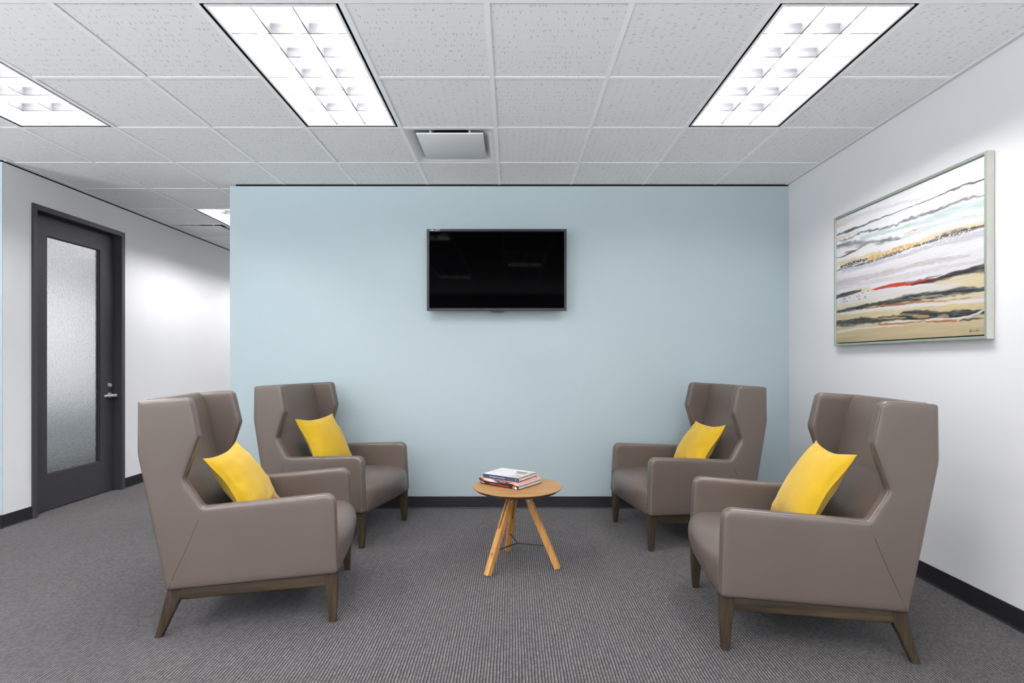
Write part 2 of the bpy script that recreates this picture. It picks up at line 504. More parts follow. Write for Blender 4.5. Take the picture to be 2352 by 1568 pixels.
# ------------------------------------------------------------------ ceiling lights
LT = {}
def make_light(label, k, r_):
    x0, x1 = gx(k) + GW, gx(k + 1) - GW
    y0, y1 = gy(r_ + 2) + GW, gy(r_) - GW
    cx, cy = (x0 + x1) / 2, (y0 + y1) / 2
    hx, hy = (x1 - x0) / 2, (y1 - y0) / 2
    t = thing('ceiling_light', label, 'ceiling light', (cx, cy, ZC), 0, 'recessed louvred ceiling lights')
    if LT:
        for nm, me in LT['parts']:
            o = bpy.data.objects.new(nm, me); COL.objects.link(o); o.parent = t
        return t
    parts = []
    def add(o):
        o.parent = t; parts.append((o.name.split('.')[0], o.data))
    def ring(a0, b0, z0, a1, b1, z1):
        q = lambda a, b, z: [(-a, -b, z), (a, -b, z), (a, b, z), (-a, b, z)]
        return q(a0, b0, z0), q(a1, b1, z1)
    # dark air slot: an upright channel between grid and housing
    s = 0.013
    r = [[(-a, -b, z), (a, -b, z), (a, b, z), (-a, b, z)] for a, b, z in
         ((hx, hy, -0.001), (hx, hy, 0.03), (hx - s, hy - s, 0.03), (hx - s, hy - s, 0.001))]
    add(loft('air_slot', r, M_SLOT, smooth=False, cap=False))
    # housing: inner white box, open downwards
    a, b = hx - s, hy - s
    r = [[(-a_, -b_, z), (a_, -b_, z), (a_, b_, z), (-a_, b_, z)] for a_, b_, z in
         ((a, b, 0.0), (a, b, 0.16), (a - 0.012, b - 0.012, 0.16), (a - 0.012, b - 0.012, 0.0))]
    bm = bmesh.new()
    rings = [[bm.verts.new(p) for p in q] for q in
             ([(-a, -b, -0.0005), (a, -b, -0.0005), (a, b, -0.0005), (-a, b, -0.0005)],
              [(-a, -b, 0.165), (a, -b, 0.165), (a, b, 0.165), (-a, b, 0.165)],
              )]
    ai, bi = a - 0.012, b - 0.012
    rings += [[bm.verts.new(p) for p in [(-ai, -bi, -0.0005), (ai, -bi, -0.0005), (ai, bi, -0.0005), (-ai, bi, -0.0005)]],
              [bm.verts.new(p) for p in [(-ai, -bi, 0.085), (ai, -bi, 0.085), (ai, bi, 0.085), (-ai, bi, 0.085)]],
              [bm.verts.new(p) for p in [(-ai + 0.02, -bi + 0.02, 0.155), (ai - 0.02, -bi + 0.02, 0.155), (ai - 0.02, bi - 0.02, 0.155), (-ai + 0.02, bi - 0.02, 0.155)]]]
    def bridge(A, B):
        for i in range(4):
            bm.faces.new((A[i], A[(i + 1) % 4], B[(i + 1) % 4], B[i]))
    bridge(rings[0], rings[1]); bridge(rings[0], rings[2]); bridge(rings[2], rings[3]); bridge(rings[3], rings[4])
    bm.faces.new(rings[1]); bm.faces.new(rings[4])
    add(from_bm('housing', bm, M_HOUSING))
    # louver: wedge blades, thin edge down
    bm = bmesh.new()
    zb, zt = 0.002, 0.078
    def blade(p, q, w0, w1, along):
        zt = 0.078 if along == 'y' else 0.044       # cross blades are cut down under the tubes
        zm = zb + (zt - zb) * .65
        pr = [(-w0, zb), (w0, zb), (w0 * 1.4, zb + 0.02), (w1 * 0.45, zm), (w1, zt), (-w1, zt), (-w1 * 0.45, zm), (-w0 * 1.4, zb + 0.02)]
        if along == 'y':
            A = [bm.verts.new((p[0] + u, p[1], z)) for u, z in pr]; B = [bm.verts.new((q[0] + u, q[1], z)) for u, z in pr]
        else:
            A = [bm.verts.new((p[0], p[1] + u, z)) for u, z in pr]; B = [bm.verts.new((q[0], q[1] + u, z)) for u, z in pr]
        n = len(pr)
        for i in range(n):
            bm.faces.new((A[i], A[(i + 1) % n], B[(i + 1) % n], B[i]))
        bm.faces.new(A[::-1]); bm.faces.new(B)
    cw = 2 * ai / 3
    for i in (1, 2):
        blade((-ai + cw * i, -bi + 0.001), (-ai + cw * i, bi - 0.001), 0.003, 0.012, 'y')
    ch = 2 * bi / 6
    for i in range(1, 6):
        blade((-ai + 0.001, -bi + ch * i), (ai - 0.001, -bi + ch * i), 0.003, 0.012, 'x')
    lo = from_bm('louver', bm, M_LOUVER, smooth=True, angle=50)
    add(lo)
    for i in range(3):
        bm = bmesh.new()
        x = -ai + cw * (i + 0.5)
        bm_cyl(bm, (x, -bi + 0.03, 0.061), (x, bi - 0.03, 0.061), 0.0135, n=10)
        add(from_bm('lamp', bm, M_LAMP, smooth=True, angle=50))
    LT['parts'] = parts
    return t
make_light('recessed louvred ceiling light between the air diffuser and the door side, above the seating group', -2, 1)
make_light('recessed louvred ceiling light closest to the wall with the painting', 2, 1)
make_light('recessed louvred ceiling light cut by the picture edge, before the framed glass door', -5, 1)
make_light('recessed louvred ceiling light in the corridor, half hidden by the end of the blue wall', -5, -4)
make_light('added recessed louvred ceiling light behind the camera, middle of its row', -2, 6)  # lights from here on are unseen, added to brighten the scene
make_light('added recessed louvred ceiling light behind the camera near the painting wall', 2, 6)
make_light('added recessed louvred ceiling light behind the camera on the corridor side', -5, 6)
make_light('added recessed louvred ceiling light hidden behind the blue wall', 1, -4)  # out of sight, one of the lights added for brightness
make_light('added recessed louvred ceiling light directly above the camera', 0, 4)
make_light('added recessed louvred ceiling light beside the camera towards the added windows', -4, 4)
make_light('added recessed louvred ceiling light deep inside the office behind the glass door', -9, -6)  # unseen, added to brighten the office behind the pane
make_light('added recessed louvred ceiling light just inside the office behind the glass door', -8, -3)
make_light('added recessed louvred ceiling light at the far end of the corridor', -5, -7)
make_light('added recessed louvred ceiling light just behind the free end of the blue wall', -2, -4)

def make_diffuser(label, k, r_):
    h = T / 2 - GW
    t = thing('air_diffuser', label, 'air vent', (gx(k) + T / 2, gy(r_) - T / 2, ZC), 0, 'square ceiling air diffusers')
    # pan: flush rim, then a rounded recess up to the neck
    n = 64
    def sq(hh, z, rr):
        pts = []
        for i in range(n):
            a = 2 * PI * i / n
            c, s_ = math.cos(a), math.sin(a)
            e = rr
            m = max(abs(c), abs(s_)) if e >= 30 else (abs(c) ** e + abs(s_) ** e) ** (1 / e)
            pts.append((hh * c / m, hh * s_ / m, z))
        return pts
    rings = [sq(h, -0.001, 60), sq(h - 0.012, -0.001, 60), sq(h - 0.035, 0.006, 30), sq(h - 0.06, 0.03, 12), sq(h - 0.09, 0.062, 8), sq(0.165, 0.072, 2), sq(0.155, 0.066, 2), sq(0.150, 0.072, 2)]
    loft('pan', rings, M_DIFF, t, True, cap=False)
    loft('duct', [sq(0.150, 0.071, 2), sq(0.150, 0.2, 2)], M_DUCT, t, True, cap=True)
    box('face_plate', (-0.221, -0.219, -0.004), (0.221, 0.219, 0.006), M_DIFF, t, bev=0.002)
    for sx, sy in ((-1, -1), (1, -1), (1, 1), (-1, 1)):
        bm = bmesh.new(); bm_box(bm, (sx * 0.13 - 0.007, sy * 0.2 - 0.003, 0.0055), (sx * 0.13 + 0.007, sy * 0.2 + 0.003, 0.064))
        from_bm('hanger', bm, M_DIFF, t)
    return t
make_diffuser('square white ceiling air diffuser with drop plate above the television', -1, 0)
make_diffuser('square white ceiling air diffuser in the corridor beside the white wall', -6, -4)
# ------------------------------------------------------------------ door in the corridor wall
door = bpy.data.objects.new('door_1', None); COL.objects.link(door); door['kind'] = 'structure'
door.location = (XL, (DY0 + DY1) / 2, 0)
def dl(p):  # world -> door local
    return (p[0] - XL, p[1] - (DY0 + DY1) / 2, p[2])
fw, rec = 0.043, 0.065
# frame: face lip stands 12 mm proud, jamb runs back past the leaf with a stop
def jamb_profile(o):
    # (offset inward from the outline, x)
    return [(0.0, -0.004), (0.0, 0.012), (0.004, 0.014), (fw - 0.003, 0.014), (fw, 0.011), (fw, -rec + 0.028), (fw + 0.0, -rec - 0.001), (fw + 0.016, -rec - 0.047),
            (fw + 0.016, -0.12), (0.0, -0.12)]
path = lambda o: [(DY0 + o, 0.0), (DY0 + o, DZ - o), (DY1 - o, DZ - o), (DY1 - o, 0.0)]
prof = jamb_profile(0)
rings = []
for i in range(4):
    rings.append([dl((XL + x, path(o)[i][0], path(o)[i][1])) for o, x in prof])
loft('door_frame', rings, M_FRAME_DR, door, False)
# stop strip (the second step seen round the leaf)
rings = []
for i in range(4):
    rings.append([dl((XL + x, path(o)[i][0], path(o)[i][1])) for o, x in ((fw - 0.001, -rec + 0.024), (fw + 0.007, -rec + 0.024), (fw + 0.007, -rec + 0.004), (fw - 0.001, -rec + 0.004))])
XD = XL - rec
ly0, ly1, lz1 = DY0 + fw + 0.004, DY1 - fw - 0.004, DZ - fw - 0.004
gy0, gy1, gz0, gz1 = 4.478, 5.055, 0.304, 2.290
bm = bmesh.new()
def loop(y0, y1, z0, z1, x):
    return [bm.verts.new(dl((x, a, b))) for a, b in ((y0, z0), (y1, z0), (y1, z1), (y0, z1))]
fo, fi = loop(ly0, ly1, 0.008, lz1, XD), loop(gy0, gy1, gz0, gz1, XD)
fi2 = loop(gy0, gy1, gz0, gz1, XD - 0.044); fo2 = loop(ly0, ly1, 0.008, lz1, XD - 0.044)
for A, B in ((fo, fi), (fi, fi2), (fi2, fo2), (fo2, fo)):
    for i in range(4):
        bm.faces.new((A[i], A[(i + 1) % 4], B[(i + 1) % 4], B[i]))
from_bm('door_leaf', bm, M_DOOR, door)
gl = box('glass_pane', dl((XD - 0.025, gy0 + 0.0005, gz0 + 0.0005)), dl((XD - 0.019, gy1 - 0.0005, gz1 - 0.0005)), M_GLASS, door)
# glazing bead
bm = bmesh.new()
b_ = 0.009
A = loop(gy0 + 0.0004, gy1 - 0.0004, gz0 + 0.0004, gz1 - 0.0004, XD - 0.0185); B = loop(gy0 + 0.0004, gy1 - 0.0004, gz0 + 0.0004, gz1 - 0.0004, XD - 0.010)
C_ = loop(gy0 + b_, gy1 - b_, gz0 + b_, gz1 - b_, XD - 0.012); D_ = loop(gy0 + b_, gy1 - b_, gz0 + b_, gz1 - b_, XD - 0.0185)
for P_, Q_ in ((A, B), (B, C_), (C_, D_), (D_, A)):
    for i in range(4):
        bm.faces.new((P_[i], P_[(i + 1) % 4], Q_[(i + 1) % 4], Q_[i]))
from_bm('glazing_bead', bm, M_DOOR, door)
# lever handle with rose
hy_, hz_ = 5.170, 0.922
bm = bmesh.new()
bm_cyl(bm, dl((XD + 0.0003, hy_, hz_)), dl((XD + 0.010, hy_, hz_)), 0.026, 0.024, 24)
from_bm('handle_rose', bm, M_CHROME, door, True, 40)
rings = []
for (x, y, z, hx_, hz2) in ((XD + 0.010, hy_, hz_, 0.010, 0.010), (XD + 0.042, hy_, hz_, 0.010, 0.010)):
    rings.append([dl((x, y + 0.010 * math.cos(a), z + 0.010 * math.sin(a))) for a in [2 * PI * i / 16 for i in range(16)]])
nk = loft('handle_neck', rings, M_CHROME, door)
rings = []
for y, x, hh, tt in ((hy_ + 0.030, XD + 0.050, 0.0105, 0.006), (hy_ + 0.024, XD + 0.050, 0.013, 0.008), (hy_, XD + 0.050, 0.013, 0.009), (hy_ - 0.05, XD + 0.052, 0.0115, 0.008), (hy_ - 0.118, XD + 0.050, 0.0105, 0.007), (hy_ - 0.123, XD + 0.049, 0.0095, 0.006)):
    rings.append([dl((x + tt * math.copysign(abs(math.cos(a)) ** 0.5, math.cos(a)), y, hz_ - 0.002 + hh * math.copysign(abs(math.sin(a)) ** 0.5, math.sin(a)))) for a in [2 * PI * i / 20 for i in range(20)]])
loft('lever_handle', rings, M_CHROME, door)
bm = bmesh.new()
bm_cyl(bm, dl((XD + 0.0003, hy_ - 0.003, 1.018)), dl((XD + 0.006, hy_ - 0.003, 1.018)), 0.021, 0.020, 24)
bm_cyl(bm, dl((XD + 0.006, hy_ - 0.003, 1.018)), dl((XD + 0.016, hy_ - 0.003, 1.018)), 0.0185, 0.0175, 24)
from_bm('lock_cylinder', bm, M_CHROME, door, True, 40)
# what shows through the pebbled pane: a low dark partition across the office
struct(box('wall_office_low', (-5.45, YS + 0.16, 0), (-5.37, YE - 0.04, 0.70), plain('grey_partition_fabric', (176, 182, 183), 0.9, nscale=30, namp=0.1)))

# ------------------------------------------------------------------ armchairs
PR = dict(P1=(-.1241, 1.0687), P2=(.0922, 1.0818), P3=(.1308, .8989), P4=(.0695, .7086), P5=(.1493, .5808), P6=(.7276, .6148), P7=(.7444, .235), P8=(0., .2138), P9=(-.1234, .8353))
HW, KL, TH, LW = .359, -.0262, .0557, .3414
ORDER = [('P8', .012), ('P9', .20), ('P1', .014), ('P2', .036), ('P3', .045), ('P4', .040), ('P5', .022), ('P6', .048), ('P7', .022)]
def hw_at(z): return HW + KL * (z - .25)

def offset_fillet(o, seg=9):
    P = [Vector(PR[n]) for n, _ in ORDER]; rad = [r for _, r in ORDER]
    n = len(P)
    # orientation: clockwise order in (x,z) -> inward normal on the right
    area = sum(P[i].x * P[(i + 1) % n].y - P[(i + 1) % n].x * P[i].y for i in range(n))
    sg = 1 if area > 0 else -1
    lines = []
    for i in range(n):
        d = (P[(i + 1) % n] - P[i]).normalized()
        nrm = Vector((-d.y, d.x)) * sg
        lines.append((P[i] + nrm * o, d))
    Q = []
    for i in range(n):
        (a, d), (b, e) = lines[i - 1], lines[i]
        den = d.x * e.y - d.y * e.x
        t_ = ((b - a).x * e.y - (b - a).y * e.x) / den
        Q.append(a + d * t_)
    out = []
    for i in range(n):
        d0 = (Q[i] - Q[i - 1]).normalized(); d1 = (Q[(i + 1) % n] - Q[i]).normalized()
        cr = (d0.x * d1.y - d0.y * d1.x) * sg
        ang = math.acos(max(-1, min(1, d0.dot(d1))))
        r = rad[i] - o if cr > 0 else rad[i] + o
        r = max(r, 0.002)
        tl = r * math.tan(ang / 2)
        lim = 0.48 * min((Q[i] - Q[i - 1]).length, (Q[(i + 1) % n] - Q[i]).length)
        if tl > lim:
            tl = lim; r = tl / math.tan(ang / 2)
        A, B = Q[i] - d0 * tl, Q[i] + d1 * tl
        nin = Vector((-d0.y, d0.x)) * sg * (1 if cr > 0 else -1)
        C = A + nin * r
        va, vb = A - C, B - C
        a0 = math.atan2(va.y, va.x); a1 = math.atan2(vb.y, vb.x)
        da = (a1 - a0 + PI) % (2 * PI) - PI
        for s in range(seg):
            a_ = a0 + da * s / (seg - 1)
            out.append((C.x + r * math.cos(a_), C.y + r * math.sin(a_)))
    return out

CS = [(.055, -.0022), (.034, -.0020), (.018, -.0014), (.009, .0004), (.0052, .0030), (.0038, .0050), (.0012, .0078), (0, .0130), (0, TH / 2)]
CS = CS + [(o, TH - w) for o, w in CS[-2::-1]]
SEAMR = {4, len(CS) - 2 - 4}            # ring bands drawn with seam thread
def side_panel(s, parent):
    rings = []
    for o, w in CS:
        rings.append([(x, s * (hw_at(z) - w), z) for x, z in offset_fillet(o)])
    n = len(rings[0]); verts = [p for r_ in rings for p in r_]
    faces, fm = [], []
    for i in range(len(rings) - 1):
        for j in range(n):
            a, b = i * n + j, i * n + (j + 1) % n
            q = (a, b, b + n, a + n)
            faces.append(q if s > 0 else q[::-1]); fm.append(1 if i in SEAMR else 0)
    c0 = tuple(range(n)); c1 = tuple(range((len(rings) - 1) * n, len(rings) * n))
    faces.append(c0[::-1] if s > 0 else c0); fm.append(0)
    faces.append(c1 if s > 0 else c1[::-1]); fm.append(0)
    bm = bmesh.new()
    vs = [bm.verts.new(p) for p in verts]
    for f, m_ in zip(faces, fm):
        fc = bm.faces.new([vs[i] for i in f]); fc.material_index = m_
    o = from_bm('side_panel', bm, M_LEATHER, parent, True)
    o.data.materials.append(M_SEAM)
    # diagonal stitched seam on the outer face from the arm junction to the bottom rear corner
    pts = []
    a, b = Vector((.143, .566)), Vector((.012, .226))
    for i in range(13):
        t_ = i / 12
        p = a.lerp(b, t_)
        p.x += 0.012 * math.sin(t_ * PI) * (1 - t_)
        pts.append(p)
    V_, F_ = [], []
    for i, p in enumerate(pts):
        d = (pts[min(i + 1, 12)] - pts[max(i - 1, 0)]).normalized(); nn = Vector((-d.y, d.x))
        w_ = -.0022 if 1 < i < 11 else -.0012
        for u, e in ((-.0011, w_ + 0.0008), (-.0009, w_ - .0006), (.0009, w_ - .0006), (.0011, w_ + 0.0008)):
            q = p + nn * u
            V_.append((q.x, s * (hw_at(q.y) - e), q.y))
    for i in range(12):
        for j in range(3):
            F_.append((i * 4 + j, i * 4 + j + 1, i * 4 + j + 5, i * 4 + j + 4))
    mesh('seam', V_, F_, M_SEAM, o, True)
    return o

def grid_solid(name, prof_fn, N, mat, parent, close=True):
    """skin of profile loops prof_fn(e), e = -1..1 across the chair; capped at both ends"""
    rings = []
    for i in range(N + 1):
        e = -math.cos(PI * i / N)
        rings.append(prof_fn(e))
    return loft(name, rings, mat, parent, True)

def smooth_poly(P, n):
    """Catmull-Rom resample of an open polyline"""
    out = []
    P = [Vector(p) for p in P]
    m = len(P)
    for i in range(m - 1):
        p0, p1, p2, p3 = P[max(i - 1, 0)], P[i], P[i + 1], P[min(i + 2, m - 1)]
        for s in range(n):
            t_ = s / n
            out.append(0.5 * ((2 * p1) + (p2 - p0) * t_ + (2 * p0 - 5 * p1 + 4 * p2 - p3) * t_ ** 2 + (3 * p1 - p0 - 3 * p2 + p3) * t_ ** 3))
    out.append(P[-1])
    return out

BACK = [(-.112, 1.0635), (-.106, 1.0705), (-.094, 1.0720), (-.080, 1.066), (-.067, 1.044), (-.054, 1.012), (-.036, .962), (-.014, .850), (.003, .765), (.014, .725), (.040, .675), (.080, .60), (.106, .53), (.122, .46), (.128, .40)]
BFRONT = smooth_poly(BACK, 3)
BREAR = [(.128, .24), (.012, .224), (.004, .232), (-.118, .8353), (-.1195, 1.050)]
def back_prof(e):
    out = []
    cr = 1 - abs(e) ** 3.5
    for p in BFRONT:
        f = max(0, min(1, (1.03 - p.y) / .2))
        dx = (cr - 1) * .008 * f
        out.append((p.x + dx, e * (hw_at(p.y) - TH + .006), p.y))
    for x, z in BREAR:
        out.append((x, e * (hw_at(z) - TH + .006), z))
    return out
SMID = [(.10, .428), (.2, .434), (.35, .441), (.50, .447), (.62, .450), (.69, .447), (.735, .436), (.766, .416), (.784, .388), (.789, .355), (.785, .318), (.772, .278), (.757, .248), (.744, .232), (.73, .2255)]
SSID = [(.10, .418), (.2, .419), (.35, .421), (.50, .424), (.62, .425), (.67, .423), (.705, .415), (.726, .402), (.738, .383), (.743, .355), (.744, .322), (.744, .284), (.743, .252), (.738, .234), (.73, .2255)]
SM, SS = smooth_poly(SMID, 2), smooth_poly(SSID, 2)
def seat_prof(e):
    w = (1 - abs(e) ** 5) * (0.55 + 0.45 * (1 - abs(e) ** 2))
    out = []
    for a, b in zip(SM, SS):
        p = b.lerp(a, w)
        out.append((p.x, e * (hw_at(p.y) - TH + .004), p.y))
    for x, z in ((.60, .222), (.10, .218)):
        out.append((x, e * (hw_at(z) - TH + .004), z))
    return out

def rrect(x0, x1, y0, y1, r, n=3):
    pts = []
    for cx_, cy_, a0 in ((x1 - r, y1 - r, 0), (x0 + r, y1 - r, 90), (x0 + r, y0 + r, 180), (x1 - r, y0 + r, 270)):
        for i in range(n):
            a = R(a0 + 90 * i / (n - 1))
            pts.append((cx_ + r * math.cos(a), cy_ + r * math.sin(a)))
    return pts
def base_top(x): return .2135 + .0285 * x       # underside of the upholstery
def chair_leg(s, front, parent):
    if front:
        sec = [(base_top(.70) + .002, .673, .7395, .052), (.19, .676, .7390, .050), (.165, .681, .7385, .047), (.12, .687, .7365, .043), (.06, .692, .7345, .038), (.004, .6985, .7315, .0335), (0, .700, .730, .032)]
    else:
        sec = [(.2145, .000, .062, .050), (.19, -.006, .058, .049), (.165, -.0125, .0515, .047), (.12, -.024, .0305, .043), (.06, -.0395, .0045, .038), (.004, -.054, -.0205, .0335), (0, -.0535, -.0225, .032)]
    rings = []
    for z, x0, x1, w in sec:
        y0, y1 = LW - w, LW
        q = rrect(x0, x1, y0, y1, .006 if z > .003 else .005)
        rings.append([(x, s * y, z) for x, y in q])
    return loft('leg', rings, M_WALZ, parent, True, angle=50)
def base_rail(s, parent):
    rings = []
    for x in (.050, .06, .2, .4, .6, .675, .684):
        zt = base_top(x) + .001; zb = .1605 + .0215 * x
        q = rrect(LW - .040, LW - .001, zb, zt, .006)
        rings.append([(x, s * y, z) for y, z in q])
    return loft('side_rail', rings, M_WALX, parent, True, angle=50)

def make_chair():
    t = thing('armchair', '', 'armchair', (0, 0, 0), 0, 'taupe wingback armchairs round the low table')
    for s in (1, -1):
        side_panel(s, t)
    grid_solid('backrest', back_prof, 22, M_LEATHER, t)
    grid_solid('seat', seat_prof, 26, M_LEATHER, t)
    for s in (1, -1):
        base_rail(s, t)
        chair_leg(s, True, t); chair_leg(s, False, t)
    bm = bmesh.new()
    bm_box(bm, (.03, -LW + .045, .172), (.066, LW - .045, .212), .004)
    from_bm('rear_rail', bm, M_WALX, t, True, 40)
    return t
def dup(root):
    r = root.copy(); COL.objects.link(r)
    for ch in list(root.children):
        c = ch.copy(); COL.objects.link(c); c.parent = r
        for g in ch.children:
            d = g.copy(); COL.objects.link(d); d.parent = c
    return r
CH = [(-1.6249, 2.7698, 11.09), (-1.618, 4.0909, -14.24), (1.5616, 3.9909, 190.15), (1.6751, 2.5587, 172.13)]
CLAB = ['taupe wingback armchair in front on the door side, overlapping the armchair behind it',
        'taupe wingback armchair against the free end of the blue wall, behind the door-side front armchair',
        'taupe wingback armchair in the corner where the blue wall meets the painting wall',
        'taupe wingback armchair in front beneath the painting']
c0 = make_chair()
chairs = []
for i, (x, y, a) in enumerate(CH):
    o = c0 if i == 0 else dup(c0)
    o.location = (x, y, 0); o.rotation_euler = (0, 0, R(a)); o['label'] = CLAB[i]
    chairs.append(o)

# ------------------------------------------------------------------ yellow cushions
def cushion_mesh(seed):
    rg = np.random.default_rng(seed)
    N = 56
    u = np.linspace(-1, 1, N + 1)
    ph = rg.uniform(0, 6.28, 24); am = rg.normal(0, 1, 24)
    verts, faces = [], []
    def pos(a, b, side):
        # unit square -> pinched outline (edges pulled in between the pointed corners)
        ex = 1 - .10 * (1 - b * b) * abs(a) ** 1.5
        ey = 1 - .14 * (1 - a * a) * abs(b) ** 1.5
        x, y = a * ex, b * ey
        fl = .965                                         # flange
        A, B = min(abs(a) / fl, 1), min(abs(b) / fl, 1)
        h = ((1 - A ** 2.4) * (1 - B ** 2.4)) ** .55
        # wrinkles running in from the edges
        edge = (max(A, B)) ** 4 * (1 - max(A, B) ** 8)
        wr = sum(am[k] * math.sin((5 + k) * (a * math.cos(ph[k]) + b * math.sin(ph[k])) + ph[k]) for k in range(2, 14)) * .0060 * (h > 0)
        wr *= (.10 + 2.6 * edge) * min(1, h * 3)
        flop = .022 * math.sin(5.1 * a + ph[12]) * B ** 6 + .022 * math.sin(4.7 * b + ph[13]) * A ** 6
        z = side * (h * .30 + .006) + wr * (1 if side > 0 else .6) + flop
        return (x * .5, y * .5, z * .5)
    idx = {}
    for side in (1, -1):
        for i in range(N + 1):
            for j in range(N + 1):
                idx[(side, i, j)] = len(verts)
                verts.append(pos(u[i], u[j], side))
    for i in range(N):
        for j in range(N):
            q = [(i, j), (i + 1, j), (i + 1, j + 1), (i, j + 1)]
            faces.append([idx[(1,) + p] for p in q]); faces.append([idx[(-1,) + p] for p in q[::-1]])
    per = [(i, 0) for i in range(N)] + [(N, j) for j in range(N)] + [(i, N) for i in range(N, 0, -1)] + [(0, j) for j in range(N, 0, -1)]
    for k in range(len(per)):
        a, b = per[k], per[(k + 1) % len(per)]
        faces.append([idx[(1,) + b], idx[(1,) + a], idx[(-1,) + a], idx[(-1,) + b]])
    return verts, faces
# near and far top corners in each chair's own frame, found from where they stand in the room
NEAR = [-1, -1, 1, 1]
CUSH = [((.110, .784), (.132, .807), .22), ((.112, .832), (.158, .840), .205), ((.097, .797), (.106, .789), .205), ((.132, .836), (.137, .842), .21)]
PLAB = ['yellow linen cushion on the front armchair on the door side',
        'yellow linen cushion on the armchair against the free end of the blue wall',
        'yellow linen cushion on the armchair in the corner by the painting wall',
        'yellow linen cushion on the front armchair beneath the painting']
LEAN = [33, 30, 34, 31]
for i in range(4):
    (nx, nz), (fx, fz), h = CUSH[i]
    A = Vector((nx, NEAR[i] * h, nz)); B = Vector((fx, -NEAR[i] * h, fz))
    left, right = (A, B) if NEAR[i] > 0 else (B, A)         # +y side, -y side
    ey = (left - right).normalized()
    up = Vector((-math.sin(R(LEAN[i])), 0, math.cos(R(LEAN[i]))))
    up = (up - ey * up.dot(ey)).normalized()
    nrm = ey.cross(up).normalized()
    if nrm.x < 0:
        nrm = -nrm
    W_ = (left - right).length
    mid = (left + right) / 2
    L_ = (mid.z - .451) / up.z
    ctr = mid - up * L_ / 2
    verts, faces = cushion_mesh((20, 21, 22, 31)[i])
    Mx = Matrix.Translation(ctr) @ Matrix(((ey.x * W_, up.x * L_, nrm.x * .43, 0), (ey.y * W_, up.y * L_, nrm.y * .43, 0), (ey.z * W_, up.z * L_, nrm.z * .43, 0), (0, 0, 0, 1)))
    bm = bmesh.new()
    vs = [bm.verts.new(v) for v in verts]
    for f in faces:
        bm.faces.new([vs[k] for k in f])
    for v in bm.verts:
        v.co = Mx @ v.co
    o = from_bm('cushion', bm, M_LINEN, None, True)
    o.matrix_world = Matrix.Translation((CH[i][0], CH[i][1], 0)) @ Matrix.Rotation(R(CH[i][2]), 4, 'Z')
    o['label'] = PLAB[i]; o['category'] = 'cushion'; o['group'] = 'yellow cushions on the armchairs'

